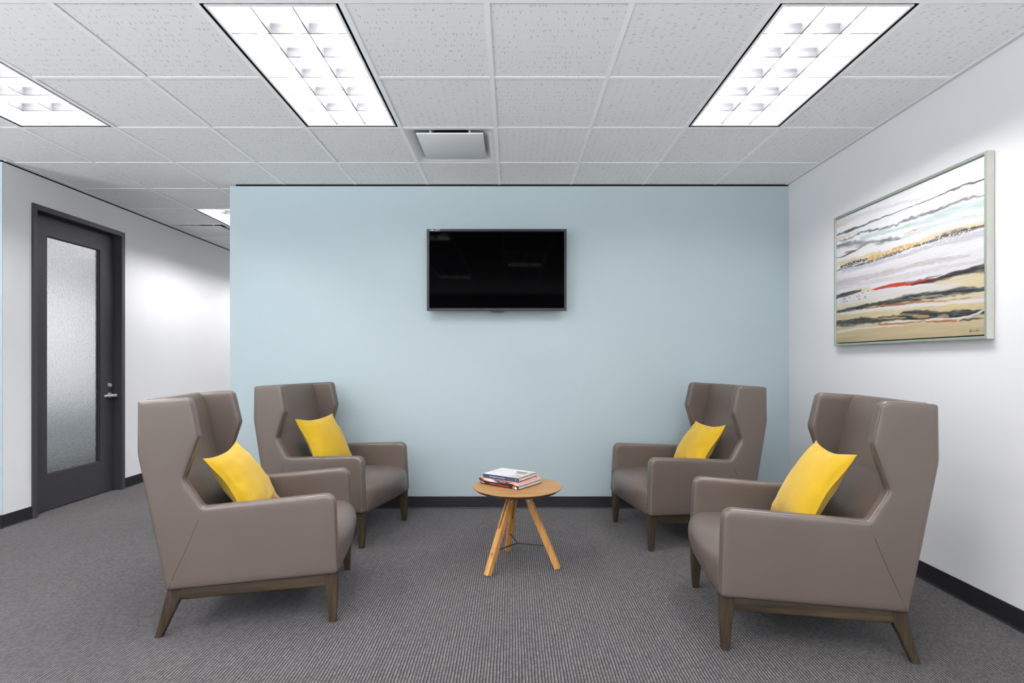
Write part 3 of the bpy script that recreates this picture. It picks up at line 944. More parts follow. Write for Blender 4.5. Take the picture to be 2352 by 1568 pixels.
# ------------------------------------------------------------------ low round table
TZ, TR = .485, .2735
TC = (.0335, 3.305)
tab = thing('side_table', 'small round oak table on three splayed legs before the blue wall', 'side table', (TC[0], TC[1], 0))
def disc(prof, n=72):
    return [[(r * math.cos(2 * PI * i / n), r * math.sin(2 * PI * i / n), z) for i in range(n)] for r, z in prof]
top = loft('tabletop', disc([(.235, TZ - .024), (.252, TZ - .022), (.268, TZ - .010), (.2725, TZ - .005), (TR, TZ - .003), (.2725, TZ - .0008), (.270, TZ), (.2, TZ)]), None, tab, True, angle=30)
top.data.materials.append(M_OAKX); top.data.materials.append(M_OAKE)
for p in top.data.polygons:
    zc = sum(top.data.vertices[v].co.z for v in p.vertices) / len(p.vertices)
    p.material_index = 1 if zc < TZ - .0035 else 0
for ang in (225.3, 343.6, 104.6):
    dr = Vector((math.cos(R(ang)), math.sin(R(ang)), 0)); tg = Vector((-dr.y, dr.x, 0))
    foot, head = dr * .252, dr * .046 + Vector((0, 0, TZ - .024))
    ax = (head - foot).normalized()
    nr = (dr - ax * dr.dot(ax)).normalized()           # outward normal of the leg
    bm = bmesh.new()
    L_ = (head - foot).length
    wt, wr = .0180, .0170                               # half widths: tangential, radial
    vt = [-wt, -.0042, .0042, wt]                       # slot splits the upper half into two tines
    def ringv(s, sc=1.0):
        b = foot + ax * s
        return [[bm.verts.new(b + nr * (t_ * wr * sc) + tg * (r_ * sc)) for r_ in vt] for t_ in (-1, 1)]
    rg_ = [ringv(.004 if False else 0.0, .86), ringv(.007), ringv(L_ * .54)]
    for A, B in zip(rg_[:-1], rg_[1:]):
        for j in range(3):
            bm.faces.new((A[0][j], A[0][j + 1], B[0][j + 1], B[0][j])); bm.faces.new((A[1][j + 1], A[1][j], B[1][j], B[1][j + 1]))
        bm.faces.new((A[0][3], A[1][3], B[1][3], B[0][3])); bm.faces.new((A[1][0], A[0][0], B[0][0], B[1][0]))
    for j in range(3):
        bm.faces.new((rg_[0][1][j], rg_[0][1][j + 1], rg_[0][0][j + 1], rg_[0][0][j]))
    M0 = rg_[2]; tp = ringv(L_)
    for pr in ((0, 1), (2, 3)):
        a, b = pr
        bm.faces.new((M0[0][a], M0[0][b], tp[0][b], tp[0][a])); bm.faces.new((M0[1][b], M0[1][a], tp[1][a], tp[1][b]))
        bm.faces.new((M0[0][b], M0[1][b], tp[1][b], tp[0][b])); bm.faces.new((M0[1][a], M0[0][a], tp[0][a], tp[1][a]))
        bm.faces.new((tp[0][a], tp[0][b], tp[1][b], tp[1][a]))
    bm.faces.new((M0[0][1], M0[0][2], M0[1][2], M0[1][1]))
    zmin = min(v.co.z for v in bm.verts)
    for v in bm.verts:                                  # foot cut flat on the carpet
        if v.co.z < .004:
            v.co.z = 0.0004
    lg = from_bm('leg', bm, M_OAKZ, tab)
    bv = lg.modifiers.new('edge', 'BEVEL'); bv.width = .0022; bv.segments = 2; bv.limit_method = 'ANGLE'; bv.angle_limit = R(40)
    # bolt near the head, bolt hole low on the outer face
    p = foot + ax * (L_ * .868)
    for sgn, r_ in ((1, .0070), (-1, .0070)):
        bm = bmesh.new()
        q = p + tg * (sgn * (wt - .0003)) 
        bm_cyl(bm, q, q + tg * (sgn * .0025), r_, r_ * .8, 14)
        from_bm('bolt', bm, M_CHROME, lg, True, 40)
    q = foot + ax * (L_ * .245) + nr * (wr - .0003)
    bm = bmesh.new(); bm_cyl(bm, q, q + nr * .0012, .0072, .0066, 16)
    from_bm('bolt_socket', bm, M_BLACKMET, lg, True, 40)
    q2 = foot + ax * (L_ * .245) + nr * (wr + .0006)
    bm = bmesh.new(); bm_cyl(bm, q2, q2 + nr * .0014, .0035, .003, 12)
    from_bm('bolt', bm, M_CHROME, lg, True, 40)
bm = bmesh.new()
zs = .132
for ang in (225.3, 343.6, 104.6):
    dr = Vector((math.cos(R(ang)), math.sin(R(ang)), 0))
    bm_cyl(bm, (0, 0, zs), dr * .182 + Vector((0, 0, zs)), .0042, n=10)
bmesh.ops.create_uvsphere(bm, u_segments=10, v_segments=8, radius=.0052, matrix=Matrix.Translation((0, 0, zs)))
from_bm('stretcher', bm, M_BLACKMET, tab, True, 50)
bm = bmesh.new(); bm_cyl(bm, (0, 0, TZ - .075), (0, 0, TZ - .0235), .034, .044, 6)
from_bm('leg_bracket', bm, M_OAKE, tab)

# ------------------------------------------------------------------ books
def book(label, corner, ang, L_, W_, z0, th, cover, hard, edge_mats):
    """corner = right-hand front corner (spine end), spine runs back from it along angle `ang`; local x along the spine (left to right), y across the page"""
    d = Vector((math.cos(R(ang)), math.sin(R(ang)), 0))
    t = thing('book', label, 'book', (corner[0], corner[1], z0), R(ang), 'stack of art books on the round table')
    ct = .0028 if hard else .0012
    ov = .003 if hard else 0.0
    # local frame: x from -L_ to 0 along the spine, y from 0 to W_
    poly = [(0, 0), (W_, 0), (W_, ct), (ct * 1.3, ct), (ct * 1.3, th - ct), (W_, th - ct), (W_, th), (0, th)]
    bm = bmesh.new()
    A = [bm.verts.new((-L_, y, z)) for y, z in poly]; B = [bm.verts.new((0, y, z)) for y, z in poly]
    n = len(poly)
    bm.faces.new(A); bm.faces.new(B[::-1])
    for i in range(n):
        bm.faces.new((A[i], B[i], B[(i + 1) % n], A[(i + 1) % n]))
    bmesh.ops.recalc_face_normals(bm, faces=bm.faces); bm.normal_update()
    bmesh.ops.triangulate(bm, faces=[f for f in bm.faces if len(f.verts) > 4])
    cv = from_bm('cover', bm, None, t)
    for m_ in cover:
        cv.data.materials.append(m_)
    for p in cv.data.polygons:
        nrm = p.normal
        if nrm.y < -.9 and p.center.y < .001:
            p.material_index = 0
        elif nrm.z > .9 and p.center.z > th - .0005:
            p.material_index = 1
        else:
            p.material_index = 2
    box('pages', (-L_ + ov, ct * 1.3 + .0003, ct + .0002), (-ov - .0006, W_ - ov - .001, th - ct - .0002), M_PAPER, t)
    return t
SPM = lambda x, z: Matrix.Translation((x, -.0004, z)) @ Matrix.Rotation(R(90), 4, 'X')
M_BK1 = plain('black_jacket', (36, 28, 28), 0.35)
M_BK1T = plain('yellow_red_print', (196, 120, 70), 0.4)
M_NAVY = plain('navy_cloth', (56, 66, 90), 0.4)
M_DARKB = plain('dark_board', (40, 38, 40), 0.5)
M_WCOV = plain('white_jacket', (200, 201, 203), 0.35)
def flame_mat():
    t = NT('flame_print')
    tc = t.n('ShaderNodeTexCoord'); sp = t.n('ShaderNodeSeparateXYZ'); t.l(tc.outputs['Object'], sp.inputs[0])
    x = t.math('ADD', sp.outputs[0], t.math('MULTIPLY', sp.outputs[2], 2.0))
    c = t.ramp(t.math('DIVIDE', t.math('ADD', x, .31), .345), [(0.0, lin((46, 42, 50))), (.12, lin((60, 54, 66))), (.15, lin((196, 88, 58))), (.24, lin((240, 190, 160))), (.36, lin((234, 220, 226))), (.42, lin((150, 158, 190))), (.48, lin((66, 68, 70))), (.78, lin((36, 28, 28))), (.83, lin((220, 120, 80))), (.90, lin((238, 196, 164))), (.97, lin((170, 160, 190))), (1.0, lin((196, 60, 90)))])
    t.set(color=c, rough=.35)
    return t.m
M_FLAME = flame_mat()
def edge_print(name, cols, sc):
    t = NT(name)
    v = t.noise(t.coord('Object', (sc, sc, sc)), 1.0, 2)
    t.set(color=t.ramp(v, cols), rough=.4)
    return t.m
M_EDGE2 = edge_print('red_pink_print', [(.35, lin((180, 40, 60))), (.45, lin((224, 130, 140))), (.5, lin((240, 210, 190))), (.56, lin((70, 66, 66))), (.62, lin((206, 70, 66)))], 60)
M_EDGE1 = edge_print('ochre_black_print', [(.38, lin((40, 28, 26))), (.46, lin((150, 80, 40))), (.5, lin((226, 170, 70))), (.56, lin((50, 30, 30))), (.64, lin((230, 190, 150)))], 110)
b1 = book('black art book with red spine title, bottom of the stack on the round table', (.037, 3.181), -37.3, .293, .241, TZ + .0004, .0225, [M_BK1, M_EDGE1, M_BK1], True, None)
text('spine_lettering', 'THE ESSENTIAL ROBERT INDIANA', .012, M_RED, b1, SPM(-.222, .0100), width=.150)
text('author_lettering', 'KRAUSE', .0058, M_INK, b1, SPM(-.289, .0150), width=.018)
text('author_lettering', 'WILMERDING', .0058, M_INK, b1, SPM(-.289, .0080), width=.029)
text('publisher_lettering', 'PRESTEL', .0062, M_INK, b1, Matrix.Translation((-.0405, -.0004, .0110)) @ Matrix.Rotation(R(90), 4, 'X') @ Matrix.Rotation(R(90), 4, 'Z'), align='CENTER', width=.0165)
text('publisher_lettering', 'MUSEUM', .0052, M_INK, b1, Matrix.Translation((-.0335, -.0004, .0105)) @ Matrix.Rotation(R(90), 4, 'X') @ Matrix.Rotation(R(90), 4, 'Z'), align='CENTER', width=.0135)
bm = bmesh.new()
hs = [.9, .72, 1.0, .95, .78, .6, .62, .5]
bm_box(bm, (-.0285, -.0005, .0030), (-.0105, .0002, .0065))
for i, h_ in enumerate(hs):
    bm_box(bm, (-.0285 + i * .00225, -.0005, .0066), (-.0285 + i * .00225 + (.0019 if i % 2 else .0016), .0002, .0066 + .0125 * h_ * .9))
from_bm('publisher_logo', bm, M_INK, b1)
b2 = book('thin flame-spined book in the middle of the stack on the round table', (.039, 3.178), -36.6, .304, .240, TZ + .0233, .0165, [M_FLAME, M_EDGE2, M_FLAME], False, None)
text('spine_lettering', 'KARIM RASHID', .0085, M_INK, b2, SPM(-.268, .0098), width=.058)
text('spine_lettering', 'SKETCHING', .0062, M_INK, b2, SPM(-.142, .0098), width=.047)
text('spine_lettering', 'TALKBACK', .0062, M_INK, b2, SPM(-.083, .0098), width=.037)
b3 = book('white-jacketed book with navy spine on top of the stack on the round table', (.0385, 3.206), -33.2, .262, .212, TZ + .0402, .0248, [M_NAVY, M_WCOV, M_DARKB], True, None)
text('spine_lettering', 'Remodelling Vertical Spaces', .0082, M_INK, b3, SPM(-.213, .0125), width=.112)
text('publisher_lettering', 'p', .0085, M_INK, b3, SPM(-.026, .0160))
text('publisher_lettering', 's', .0085, M_INK, b3, SPM(-.0205, .0095))
# printed picture on the white jacket
V_, F_, fm = [], [], []
def patch(x0, x1, y0, y1, m_, z=.0249, sk=0.0):
    i = len(V_)
    for a, b in ((x0, y0), (x1, y0), (x1 + sk, y1), (x0 + sk, y1)):
        V_.append((a, b, z + .00004 * len(fm) / 2))
    F_.append((i, i + 1, i + 2, i + 3)); fm.append(m_)
patch(-.150, -.002, .010, .060, 0); patch(-.070, -.002, .002, .19, 2); patch(-.118, -.040, .150, .172, 1); patch(-.098, -.030, .096, .150, 3); patch(-.062, -.020, .080, .10, 4)
patch(-.056, -.024, .058, .066, 1); patch(-.030, -.012, .176, .190, 1); patch(-.075, -.01, .03, .05, 3)
mesh('jacket_print', V_, F_, None, b3, False, [plain('print_pale_grey', (190, 191, 194), .35), plain('print_dark_grey', (92, 90, 88), .35), plain('print_beige', (184, 177, 164), .35), plain('print_taupe', (150, 136, 122), .35), plain('print_white', (206, 206, 206), .35)], fm)
text('jacket_lettering', 'VERTICAL', .012, M_GREYINK, b3, Matrix.Translation((-.232, .060, .02495)) @ Matrix.Rotation(R(78), 4, 'Z'), width=.085)
# ------------------------------------------------------------------ television
tx0, tx1, tz0, tz1, ty = -.708, .453, 1.667, 2.344, 4.470
tv = thing('television', 'black flat-screen television mounted on the blue wall', 'television', ((tx0 + tx1) / 2, ty, (tz0 + tz1) / 2))
w2, h2 = (tx1 - tx0) / 2, (tz1 - tz0) / 2
bz = .0225
bm = bmesh.new()
def fr(a, b, y): return [bm.verts.new((x, y, z)) for x, z in ((-a, -b), (a, -b), (a, b), (-a, b))]
L0 = [fr(w2 - .03, h2 - .03, .046), fr(w2 - .012, h2 - .012, .034), fr(w2, h2, .024), fr(w2, h2, .002), fr(w2 - .002, h2 - .002, 0), fr(w2 - bz + .003, h2 - bz + .003, 0), fr(w2 - bz, h2 - bz, .006), fr(w2 - bz, h2 - bz, .012)]
for A, B in zip(L0[:-1], L0[1:]):
    for i in range(4):
        bm.faces.new((A[i], A[(i + 1) % 4], B[(i + 1) % 4], B[i]))
bm.faces.new(L0[0]); bm.faces.new(L0[-1][::-1])
from_bm('bezel', bm, M_BLACKPL, tv)
box('screen', (-w2 + bz + .0003, .0045, -h2 + bz + .0003), (w2 - bz - .0003, .0115, h2 - bz - .0003), M_SCREEN, tv)
bm = bmesh.new()
zb_ = -h2
pr = [(-.052, zb_ + .0005), (.066, zb_ + .0005), (.056, zb_ - .013), (.050, zb_ - .0155), (-.038, zb_ - .0155), (-.044, zb_ - .013)]
A = [bm.verts.new((x, .003, z)) for x, z in pr]; B = [bm.verts.new((x, .02, z)) for x, z in pr]
bm.faces.new(A); bm.faces.new(B[::-1])
for i in range(6):
    bm.faces.new((A[i], B[i], B[(i + 1) % 6], A[(i + 1) % 6]))
from_bm('sensor_tab', bm, M_BLACKPL, tv)
bm = bmesh.new(); bm_box(bm, (-.2, .0455, -.16), (.2, .060, .16), .003); bm_box(bm, (-.26, .060, -.12), (.26, YB - ty - .0006, -.06)); bm_box(bm, (-.26, .060, .06), (.26, YB - ty - .0006, .12))
from_bm('wall_mount', bm, M_BLACKMET, tv)
box('sticker', (-w2 + .018, -.0006, h2 - .0205), (-w2 + .112, -.0001, h2 - .0015), plain('black_sticker', (24, 22, 26), .3), tv)
TVM = lambda x, z: Matrix.Translation((x, -.0007, z)) @ Matrix.Rotation(R(90), 4, 'X')
text('sticker_lettering', 'USB', .0098, M_INK, tv, TVM(-w2 + .021, h2 - .0085), width=.026)
text('sticker_lettering', 'HDMI', .0098, M_INK, tv, TVM(-w2 + .066, h2 - .0075), width=.040)
text('sticker_lettering', 'MULTIMEDIA INTERFACE', .0042, M_INK, tv, TVM(-w2 + .060, h2 - .0160), width=.044)
text('sticker_lettering', 'MEDIA', .0050, M_GREYINK, tv, TVM(-w2 + .026, h2 - .0160), width=.020)
# play arrow between the two marks
mesh('sticker_arrow', [(-w2 + .049, -.0009, h2 - .0045), (-w2 + .049, -.0009, h2 - .0165), (-w2 + .0585, -.0009, h2 - .0115)], [(0, 1, 2)], M_INK, tv)

# ------------------------------------------------------------------ painting on the right wall
fy0, fy1, fz0, fz1, fX = 2.622, 3.868, 1.356, 2.273, 2.310
pic = thing('framed_painting', 'large abstract painting of streaked horizontal bands in a pale frame on the white wall', 'painting', (XR, (fy0 + fy1) / 2, (fz0 + fz1) / 2))
pl = lambda p: (p[0] - XR, p[1] - (fy0 + fy1) / 2, p[2] - (fz0 + fz1) / 2)
bm = bmesh.new()
def pf(o, x): return [bm.verts.new(pl((x, y, z))) for y, z in ((fy0 + o, fz0 + o), (fy1 - o, fz0 + o), (fy1 - o, fz1 - o), (fy0 + o, fz1 - o))]
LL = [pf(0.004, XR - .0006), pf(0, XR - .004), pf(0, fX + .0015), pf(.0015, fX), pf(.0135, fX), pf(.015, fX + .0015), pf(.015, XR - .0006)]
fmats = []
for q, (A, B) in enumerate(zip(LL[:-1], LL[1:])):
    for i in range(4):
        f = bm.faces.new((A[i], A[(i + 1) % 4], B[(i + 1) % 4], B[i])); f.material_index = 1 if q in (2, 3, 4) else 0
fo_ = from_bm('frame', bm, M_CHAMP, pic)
fo_.data.materials.append(M_FRAME_FACE)
box('backing', pl((XR - .012, fy0 + .0155, fz0 + .0155)), pl((XR - .001, fy1 - .0155, fz1 - .0155)), M_GAP, pic)
STROKES = [
((222,214,214),0.5,0.6,[(0.001,0.972,0.021),(0.446,0.942,0.015),(0.649,0.901,0.008),(0.74,0.929,0.004)]),
((225,205,150),0.5,0.6,[(0.001,0.948,0.015),(0.102,0.937,0.004)]),
((60,60,66),0.85,0.5,[(0.001,0.875,0.006),(0.102,0.876,0.012),(0.183,0.877,0.008),(0.284,0.879,0.007),(0.379,0.877,0.004),(0.468,0.876,0.004),(0.611,0.872,0.002),(0.74,0.877,0.004),(0.824,0.878,0.005),(0.903,0.879,0.006),(0.996,0.868,0.004)]),
((70,70,76),0.7,0.9,[(0.183,0.826,0.004),(0.284,0.818,0.01),(0.379,0.797,0.013),(0.489,0.791,0.008),(0.611,0.798,0.01),(0.686,0.799,0.011),(0.774,0.792,0.013),(0.84,0.795,0.009),(0.903,0.796,0.008),(0.996,0.787,0.004)]),
((190,212,208),0.75,0.6,[(0.209,0.786,0.016),(0.356,0.772,0.017),(0.531,0.756,0.012),(0.686,0.751,0.017),(0.824,0.756,0.027),(0.918,0.755,0.026),(0.996,0.741,0.03)]),
((190,212,208),0.6,0.6,[(0.511,0.691,0.01),(0.649,0.697,0.014),(0.791,0.695,0.011),(0.903,0.691,0.01),(0.996,0.674,0.005)]),
((205,150,120),0.8,0.3,[(0.541,0.712,0.001),(0.611,0.713,0.003),(0.649,0.711,0.003),(0.713,0.709,0.0)]),
((90,92,98),0.75,1.0,[(0.001,0.784,0.027),(0.102,0.772,0.028),(0.234,0.744,0.023),(0.379,0.711,0.024),(0.468,0.7,0.017),(0.531,0.695,0.005)]),
((66,66,72),0.6,1.0,[(0.001,0.826,0.007),(0.115,0.821,0.007),(0.234,0.817,0.003)]),
((226,205,150),0.6,0.5,[(0.001,0.845,0.009),(0.129,0.846,0.008),(0.209,0.843,0.004)]),
((60,58,58),0.8,0.5,[(0.001,0.692,0.003),(0.074,0.691,0.007),(0.129,0.7,0.01),(0.183,0.702,0.006),(0.234,0.71,0.003)]),
((150,90,60),0.7,0.3,[(0.067,0.717,0.002),(0.115,0.712,0.007),(0.156,0.712,0.002)]),
((228,205,150),0.8,0.4,[(0.001,0.638,0.02),(0.143,0.644,0.014),(0.284,0.64,0.015),(0.391,0.633,0.013)]),
((222,176,96),0.95,0.4,[(0.129,0.603,0.007),(0.259,0.613,0.015),(0.379,0.609,0.019),(0.489,0.615,0.022),(0.572,0.617,0.02),(0.649,0.619,0.014),(0.704,0.623,0.007)]),
((236,216,168),0.9,0.4,[(0.649,0.629,0.008),(0.74,0.629,0.02),(0.84,0.624,0.027),(0.918,0.625,0.023),(0.996,0.623,0.016)]),
((48,46,52),0.95,0.5,[(0.031,0.61,0.006),(0.129,0.61,0.014),(0.209,0.613,0.011),(0.284,0.612,0.003)]),
((66,64,72),0.85,0.7,[(0.001,0.583,0.005),(0.129,0.589,0.007),(0.259,0.591,0.008),(0.356,0.59,0.01),(0.468,0.596,0.011),(0.611,0.601,0.007),(0.704,0.607,0.009),(0.791,0.615,0.017),(0.872,0.612,0.016),(0.933,0.611,0.012),(0.99,0.609,0.008)]),
((205,205,212),0.9,0.3,[(0.045,0.573,0.015),(0.332,0.562,0.011),(0.552,0.568,0.01),(0.74,0.582,0.015),(0.903,0.578,0.023),(0.996,0.569,0.02)]),
((190,176,178),0.6,0.7,[(0.001,0.479,0.027),(0.209,0.473,0.025),(0.446,0.476,0.019),(0.649,0.478,0.013),(0.824,0.471,0.014),(0.94,0.463,0.007)]),
((210,206,214),0.6,0.6,[(0.001,0.449,0.017),(0.446,0.428,0.016),(0.74,0.423,0.013),(0.996,0.422,0.008)]),
((226,215,180),0.9,0.3,[(0.001,0.382,0.017),(0.143,0.387,0.014),(0.284,0.385,0.016),(0.332,0.371,0.005)]),
((40,40,46),0.95,0.4,[(0.001,0.378,0.015),(0.074,0.382,0.015),(0.156,0.387,0.011),(0.234,0.385,0.007)]),
((60,60,66),0.6,1.0,[(0.332,0.376,0.003),(0.511,0.369,0.005),(0.649,0.376,0.008),(0.74,0.381,0.006),(0.791,0.379,0.003)]),
((206,60,36),0.98,0.15,[(0.315,0.373,0.004),(0.379,0.376,0.01),(0.446,0.378,0.012),(0.531,0.374,0.014),(0.601,0.364,0.008),(0.649,0.367,0.011),(0.704,0.365,0.011),(0.748,0.365,0.007),(0.774,0.367,0.003)]),
((44,36,40),0.95,0.4,[(0.591,0.353,0.004),(0.668,0.355,0.008),(0.74,0.359,0.013),(0.808,0.369,0.016),(0.872,0.375,0.018),(0.933,0.378,0.017),(0.996,0.37,0.022)]),
((226,208,160),0.85,0.5,[(0.74,0.344,0.01),(0.824,0.34,0.018),(0.903,0.337,0.026),(0.996,0.317,0.038)]),
((236,214,160),0.8,0.5,[(0.848,0.304,0.011),(0.925,0.298,0.014),(0.996,0.284,0.017)]),
((232,230,232),0.8,0.4,[(0.731,0.298,0.004),(0.824,0.304,0.006),(0.903,0.311,0.004)]),
((222,210,170),0.9,0.4,[(0.001,0.266,0.029),(0.209,0.268,0.023),(0.379,0.265,0.019),(0.552,0.255,0.02),(0.74,0.25,0.019),(0.996,0.229,0.021)]),
((36,38,42),0.95,0.6,[(0.001,0.256,0.012),(0.102,0.255,0.016),(0.234,0.261,0.018),(0.332,0.261,0.013),(0.446,0.261,0.027),(0.511,0.261,0.026),(0.582,0.266,0.028),(0.668,0.268,0.023),(0.757,0.266,0.021),(0.84,0.263,0.018),(0.918,0.26,0.017),(0.996,0.256,0.012)]),
((208,206,188),0.7,0.8,[(0.572,0.272,0.004),(0.668,0.259,0.009),(0.757,0.255,0.007),(0.824,0.25,0.004)]),
((240,240,244),0.9,0.3,[(0.521,0.248,0.003),(0.562,0.246,0.007),(0.601,0.243,0.003)]),
((176,108,66),0.9,0.4,[(0.259,0.244,0.005),(0.402,0.244,0.006),(0.531,0.238,0.009),(0.649,0.235,0.01),(0.74,0.227,0.006),(0.84,0.216,0.007),(0.918,0.21,0.009),(0.996,0.203,0.006)]),
((236,236,240),0.9,0.3,[(0.001,0.223,0.009),(0.209,0.228,0.012),(0.446,0.224,0.01),(0.649,0.215,0.012),(0.824,0.205,0.013),(0.996,0.192,0.015)]),
((220,198,150),0.95,0.3,[(0.001,0.205,0.019),(0.209,0.199,0.016),(0.511,0.185,0.013),(0.649,0.182,0.014),(0.824,0.173,0.02),(0.996,0.162,0.02)]),
((34,38,42),0.96,0.5,[(0.516,0.179,0.003),(0.582,0.179,0.014),(0.668,0.162,0.015),(0.74,0.15,0.017),(0.808,0.143,0.014),(0.872,0.143,0.016),(0.933,0.137,0.012),(0.996,0.139,0.009)]),
((34,38,42),0.96,0.5,[(0.001,0.163,0.022),(0.129,0.159,0.023),(0.259,0.154,0.022),(0.379,0.151,0.018),(0.489,0.146,0.016),(0.572,0.14,0.018),(0.649,0.132,0.016),(0.722,0.129,0.019),(0.808,0.121,0.013),(0.903,0.114,0.008),(0.996,0.12,0.01)]),
((196,152,110),0.95,0.3,[(0.601,0.145,0.003),(0.63,0.143,0.011),(0.677,0.136,0.011),(0.718,0.134,0.006)]),
((196,152,110),0.9,0.3,[(0.753,0.133,0.004),(0.791,0.133,0.011),(0.832,0.128,0.006)]),
((228,196,140),0.8,0.5,[(0.356,0.159,0.003),(0.424,0.158,0.008),(0.511,0.151,0.007),(0.572,0.142,0.003)]),
((240,240,244),0.95,0.3,[(0.446,0.122,0.003),(0.552,0.118,0.007),(0.686,0.108,0.006),(0.757,0.109,0.007),(0.84,0.107,0.007),(0.903,0.107,0.006),(0.955,0.115,0.007),(0.999,0.133,0.007)]),
((170,98,60),0.85,0.5,[(0.356,0.118,0.004),(0.511,0.114,0.007),(0.649,0.106,0.004),(0.757,0.101,0.007),(0.824,0.098,0.009),(0.872,0.097,0.006)]),
((36,34,36),0.85,0.6,[(0.872,0.093,0.003),(0.918,0.097,0.007),(0.969,0.095,0.007),(0.994,0.095,0.002)]),
((36,38,40),0.6,1.0,[(0.001,0.135,0.01),(0.129,0.135,0.009),(0.259,0.132,0.005)]),
((236,236,242),0.85,0.4,[(0.001,0.089,0.011),(0.183,0.096,0.01),(0.379,0.099,0.006),(0.552,0.094,0.003)]),
]
SIG = [[(0.935,0.039),(0.934,0.025),(0.936,0.019),(0.932,0.015)],[(0.929,0.027),(0.933,0.021),(0.936,0.019)],[(0.943,0.028),(0.938,0.025),(0.943,0.02)],[(0.951,0.027),(0.948,0.024),(0.95,0.021),(0.954,0.023),(0.963,0.026)],[(0.969,0.035),(0.965,0.025),(0.966,0.019)],[(0.963,0.026),(0.969,0.023),(0.972,0.022),(0.982,0.025)]]
def paint(NU=560, NV=420):
    rg = np.random.default_rng(5)
    U, Vv = np.meshgrid(np.linspace(0, 1, NU), np.linspace(0, 1, NV))
    def streak(su, sv, seed):
        """noise stretched along the brush direction"""
        r_ = np.random.default_rng(seed)
        gu, gv = max(2, int(su)), max(2, int(sv))
        g = r_.random((gv + 1, gu + 1))
        a, b = U * gu, (Vv + .03 * np.sin(3 * U + seed)) % 1.0 * gv
        i0 = np.clip(a.astype(int), 0, gu - 1); j0 = np.clip(b.astype(int), 0, gv - 1)
        fu, fv = a - i0, b - j0
        fu, fv = fu * fu * (3 - 2 * fu), fv * fv * (3 - 2 * fv)
        return (g[j0, i0] * (1 - fu) + g[j0, i0 + 1] * fu) * (1 - fv) + (g[j0 + 1, i0] * (1 - fu) + g[j0 + 1, i0 + 1] * fu) * fv
    base_v = [0, .05, .12, .135, .22, .3, .34, .5, .62, .8, 1]
    base_c = np.array([(196, 178, 140), (206, 188, 150), (214, 196, 158), (226, 212, 184), (226, 216, 190), (230, 224, 214), (234, 232, 234), (238, 236, 239), (242, 241, 243), (248, 248, 250), (252, 252, 253)], float)
    s1, s2, s3 = streak(5, 160, 1), streak(9, 320, 2), streak(3, 40, 3)
    vv = Vv + (s3 - .5) * .03
    img = np.stack([np.interp(vv, base_v, base_c[:, c]) for c in range(3)], -1)
    img += ((s1 - .5) * 9 + (s2 - .5) * 7 + (s3 - .5) * 6)[..., None]
    hgt = (s2 - .5) * .3
    for n, (col, op, st, pts) in enumerate(STROKES):
        p = np.array(pts)
        u = U[0]
        c = np.interp(u, p[:, 0], p[:, 1]); w = np.interp(u, p[:, 0], p[:, 2])
        ker = np.hanning(31); ker /= ker.sum()
        c = np.convolve(np.pad(c, 15, 'edge'), ker, 'valid'); w = np.convolve(np.pad(w, 15, 'edge'), ker, 'valid')
        e = .012
        ends = np.clip((u - p[0, 0]) / e, 0, 1) * np.clip((p[-1, 0] - u) / e, 0, 1)
        if p[0, 0] <= .03: ends = np.clip((p[-1, 0] - u) / e, 0, 1)
        if p[-1, 0] >= .97: ends = np.clip((u - p[0, 0]) / e, 0, 1) if p[0, 0] > .03 else np.ones_like(u)
        jit = (streak(40, 60, 100 + n) - .5) * .010 + (streak(9, 30, 400 + n) - .5) * .012
        d = np.abs(Vv + jit * (.5 + st) - c[None]) / np.maximum(w[None] * 1.15, .0012)
        m = np.clip((1.15 - d) / (.25 + .55 * st), 0, 1)
        sn = streak(14, 300, 200 + n) * .65 + streak(45, 330, 300 + n) * .35
        m *= np.clip(1 - st * 1.15 * np.clip((sn - .38) * 3, 0, 1) * (.35 + .65 * np.clip(d, 0, 1)), 0, 1)
        m = m * op * ends[None]
        img = img * (1 - m[..., None]) + (np.array(col, float) + ((sn - .5) * 22)[..., None]) * m[..., None]
        hgt += m * (.35 + .5 * sn)
    # spatter of white paint along the ochre band
    for _ in range(330):
        u0 = rg.uniform(.0, .98); v0 = np.interp(u0, [0, .2, .5, .8, 1], [.63, .61, .60, .60, .60]) + rg.normal(0, .017)
        r_ = rg.uniform(.0016, .0038)
        m = np.clip(1.6 - (((U - u0) / (r_ * .9)) ** 2 + ((Vv - v0) / r_) ** 2) ** .5, 0, 1)
        img = img * (1 - m[..., None]) + 246. * m[..., None]; hgt += m * 1.2
    for _ in range(26):
        u0 = rg.uniform(.01, .3); v0 = .375 - .02 * rg.random() - .05 * rg.random(); r_ = rg.uniform(.001, .004)
        m = np.clip(1.6 - (((U - u0) / (r_ * 1.4)) ** 2 + ((Vv - v0) / r_) ** 2) ** .5, 0, 1) * .8
        img = img * (1 - m[..., None]) + np.array((70, 74, 96.)) * m[..., None]
    for line in SIG:
        for (a0, b0), (a1, b1) in zip(line[:-1], line[1:]):
            A0, B0, A1, B1 = a0, b0 * .735, a1, b1 * .735
            X, Y = U, Vv * .735
            L2 = (A1 - A0) ** 2 + (B1 - B0) ** 2 + 1e-12
            t_ = np.clip(((X - A0) * (A1 - A0) + (Y - B0) * (B1 - B0)) / L2, 0, 1)
            dd = np.hypot(X - A0 - t_ * (A1 - A0), Y - B0 - t_ * (B1 - B0))
            m = np.clip(1.5 - dd / .0009, 0, 1)
            img = img * (1 - m[..., None]) + np.array((44, 38, 34.)) * m[..., None]
    return U, Vv, np.clip(img, 0, 255), hgt
U, Vv, img, hgt = paint()
NV, NU = U.shape
cy0, cy1, cz0, cz1 = fy0 + .0215, fy1 - .0215, fz0 + .0215, fz1 - .0215
co = np.empty((NV, NU, 3))
co[..., 0] = fX + .006 - hgt * .0007 - XR
